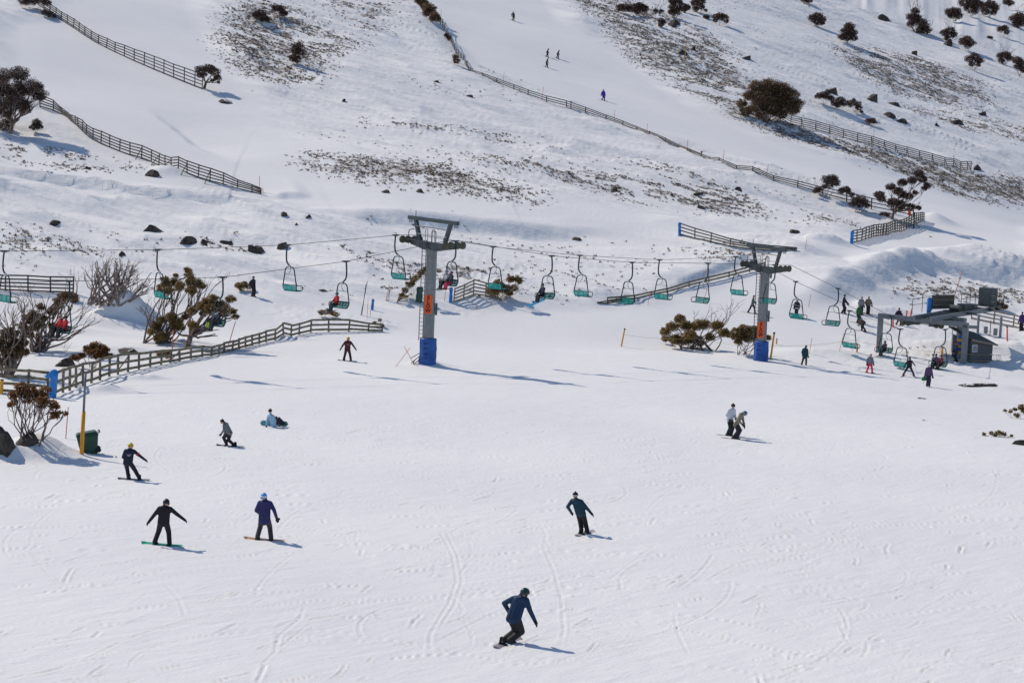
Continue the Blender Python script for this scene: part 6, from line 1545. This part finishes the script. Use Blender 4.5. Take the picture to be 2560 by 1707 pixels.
P = person('lift attendant in dark blue with a red beanie under the portal right leg', p, 1.72, DEG(180), (.0, .0, .88), (-.02, .0, 1.40), (-.08, .05, .0), (.10, -.05, .0), (-.25, -.1, 1.0), (-.12, .15, .95), (.018, .03, .12), (.014, .014, .03), 'beanie', (.25, .02, .03), None, None, DEG(180), .08, near=False, sname='the lift attendant')
p = G(*SC(500, 655))
P = person('lift attendant in dark clothes behind the portal beam among orange guards', p, 1.66, DEG(-70), (.0, .0, .80), (.0, .0, 1.30), (-.18, .05, .0), (.18, -.05, .0), (-.28, -.2, .85), (.28, -.2, .85), (.02, .014, .03), (.014, .012, .02), 'beanie', (.018, .015, .022), None, None, DEG(-80), .05, near=False, sname='the attendant behind the beam')
p = G(2346, 759)
P = person('person in purple and black at the right edge by the pale fence', p, 1.74, DEG(100), (.0, .0, .90), (.0, .0, 1.42), (-.10, .05, .0), (.10, -.05, .0), (-.27, .1, .88), (.28, .1, .88), (.07, .03, .16), (.016, .013, .02), 'beanie', (.015, .013, .02), None, None, DEG(100), .05, near=False, sname='the person at the right edge')
skis(P, DEG(0), 1.5, (.05, .04, .05))
# riders far up the hill
for lb, px, sn, hh, fc, hp, shh, hd_, jc, pc, hl_, hr_ in (
    ('topmost skier far up the hill, dark clothes and poles', (1178, 48), 'the topmost skier on the hill', 1.72, -70, (.03, 0, .85), (.02, -.05, 1.34), None, (.014, .020, .018), (.012, .016, .014), (-.32, -.2, .9), (.34, -.2, .85)),
    ('left one of two side by side crouched skiers on the hill', (1256, 131), 'the left of the two side by side skiers', 1.68, 0, (-.02, 0, .82), (.14, 0, 1.20), (.24, 0, 1.36), (.02, .022, .03), (.012, .014, .016), (.2, -.2, .8), (.26, .2, .8)),
    ('right one of two side by side crouched skiers on the hill', (1280, 135), 'the right of the two side by side skiers', 1.68, 0, (-.02, 0, .82), (.16, 0, 1.20), (.26, 0, 1.32), (.014, .02, .016), (.012, .015, .013), (.2, -.2, .8), (.30, .2, .75)),
    ('crouched skier on the hill below the side by side two', (1255, 155), 'the crouched skier below the two', 1.66, 20, (-.03, 0, .82), (.10, 0, 1.22), (.20, 0, 1.36), (.014, .014, .018), (.012, .014, .014), (.0, -.2, .8), (.26, .2, .8)),
    ('skier in a bright purple suit on the middle piste', (1385, 231), 'the skier in the purple suit', 1.74, -85, (.0, 0, .86), (.0, 0, 1.40), None, (.06, .025, .36), (.05, .02, .30), (-.33, -.05, .85), (.32, -.05, .88))):
    p = G(*px)
    P = person(lb, p, hh, DEG(fc), hp, shh, (-.16, .05, 0), (.17, -.05, 0), hl_, hr_, jc, pc, 'helmet', (.03, .03, .04) if 'purple' not in lb else (.10, .05, .06), None, hd_, None, .03, near=False, sname=sn, knee=(.6, -.6, .1), group='skiers on the hill')
    if 'side by side' in sn or 'below' in sn or 'topmost' in sn: skis(P, DEG(-50), 1.6, (.03, .04, .04))
    else: board(P, DEG(-5), 1.5, (.04, .04, .05))

# riders on the chairs
def rider(label, ch, side, h, jacket, pants, hat, hatc, sname, gear='ski', gc=(.08, .08, .09), boards=None, gog=None):
    o = ch; rz = o.rotation_euler.z; Rm = Matrix.Rotation(rz, 3, 'Z'); q = Vector(o.location) + Rm @ Vector((.32 + side, .20, -3.04)); fw = Rm @ Vector((0, 1, 0)); fa = math.atan2(fw.y, fw.x)
    s = Vector((math.sin(fa), -math.cos(fa), 0)); s = -s if s.x < -.05 else s
    k = h / 1.7
    hip = Vector((0, 0, .10 * k)); sh = Vector((0, 0, .60 * k)) - fw * .04; f0 = fw * (.50 * k) + Vector((0, 0, -.42 * k))
    P = person(label, q, h, fa, hip, sh, f0 - s * .11, f0 + s * .11, fw * .34 * k - s * .14 + Vector((0, 0, .22 * k)), fw * .34 * k + s * .14 + Vector((0, 0, .22 * k)), jacket, pants, hat, hatc, gog, None, None, .02, knee=fw * .9 + Vector((0, 0, .9)), near=False, sname=sname, group='people riding the chairlift')
    for sd, A in (('left', P['AL']), ('right', P['AR'])):
        if gear == 'ski':
            c = q + A + Vector((0, 0, -.085 * k)); plank('ski', sd + ' ski of ' + sname, 'ski', c + fw * .1, (fw + Vector((0, 0, -.12))), 1.4 * k, .09, gc, (.02, .08), group='skis on the snow', waist=.75)
    if gear == 'board':
        c = q + (P['AL'] + P['AR']) / 2 + Vector((0, 0, -.09)); plank('snowboard', 'bright blue snowboard hanging from ' + sname, 'snowboard', c, Vector((-1.0, -.25, -.5)), 1.5, .30, gc, group='snowboards on the snow', roll=.9)
    return P
N = chairs[1]
rider('person in a red jacket and pale helmet on the left chair, left seat', N[0], .34, 1.68, (.48, .01, .02), (.012, .010, .016), 'helmet', (.5, .35, .33), 'the left rider of the two red jackets', gog=(.2, .05, .06))
rider('person in a red jacket and dark helmet on the left chair, right seat', N[0], -.30, 1.68, (.48, .01, .02), (.014, .010, .016), 'helmet', (.03, .02, .03), 'the right rider of the two red jackets')
rider('child in lime trousers with a light blue hat on the chair by the round gum', N[1], .36, 1.32, (.02, .03, .06), (.42, .62, .02), 'beanie', (.05, .28, .48), 'the child in lime trousers')
rider('adult in dark navy beside the child in lime trousers on the chair', N[1], -.24, 1.76, (.015, .02, .045), (.018, .02, .04), 'beanie', (.015, .018, .03), 'the adult beside the child in lime trousers')
rider('rider in a red jacket alone on the chair above the low grey green shrub', N[2], .34, 1.62, (.46, .012, .02), (.010, .030, .030), 'helmet', (.06, .12, .13), 'the lone rider in red', gc=(.12, .12, .12))
rider('rider in a grey white top on the chair by the nearest tower, left seat', N[3], .32, 1.66, (.42, .40, .42), (.02, .018, .024), 'helmet', (.22, .26, .36), 'the rider in grey by the nearest tower', gog=(.5, .3, .2))
rider('rider in pink trousers on the chair by the nearest tower, right seat', N[3], -.26, 1.60, (.02, .03, .05), (.50, .012, .07), 'helmet', (.25, .03, .12), 'the rider in pink by the nearest tower')
rider('rider in dark navy with a bright blue snowboard on the chair', N[4], .28, 1.72, (.016, .02, .045), (.012, .013, .018), 'beanie', (.02, .09, .08), 'the rider in dark navy', 'board', (.02, .32, .58))
rider('rider in a dark purple jacket on the chair at the left portal leg', N[9], .05, 1.62, (.025, .015, .04), (.014, .012, .022), 'helmet', (.12, .06, .07), 'the rider at the left portal leg')
rider('rider in navy on the chair behind the short yellow post, left seat', N[10], .30, 1.66, (.03, .03, .09), (.014, .013, .022), 'beanie', (.015, .015, .03), 'the left rider behind the yellow post')
rider('rider in maroon on the chair behind the short yellow post, right seat', N[10], -.22, 1.60, (.14, .02, .035), (.014, .012, .02), 'beanie', (.02, .016, .024), 'the right rider behind the yellow post')
run_jobs()
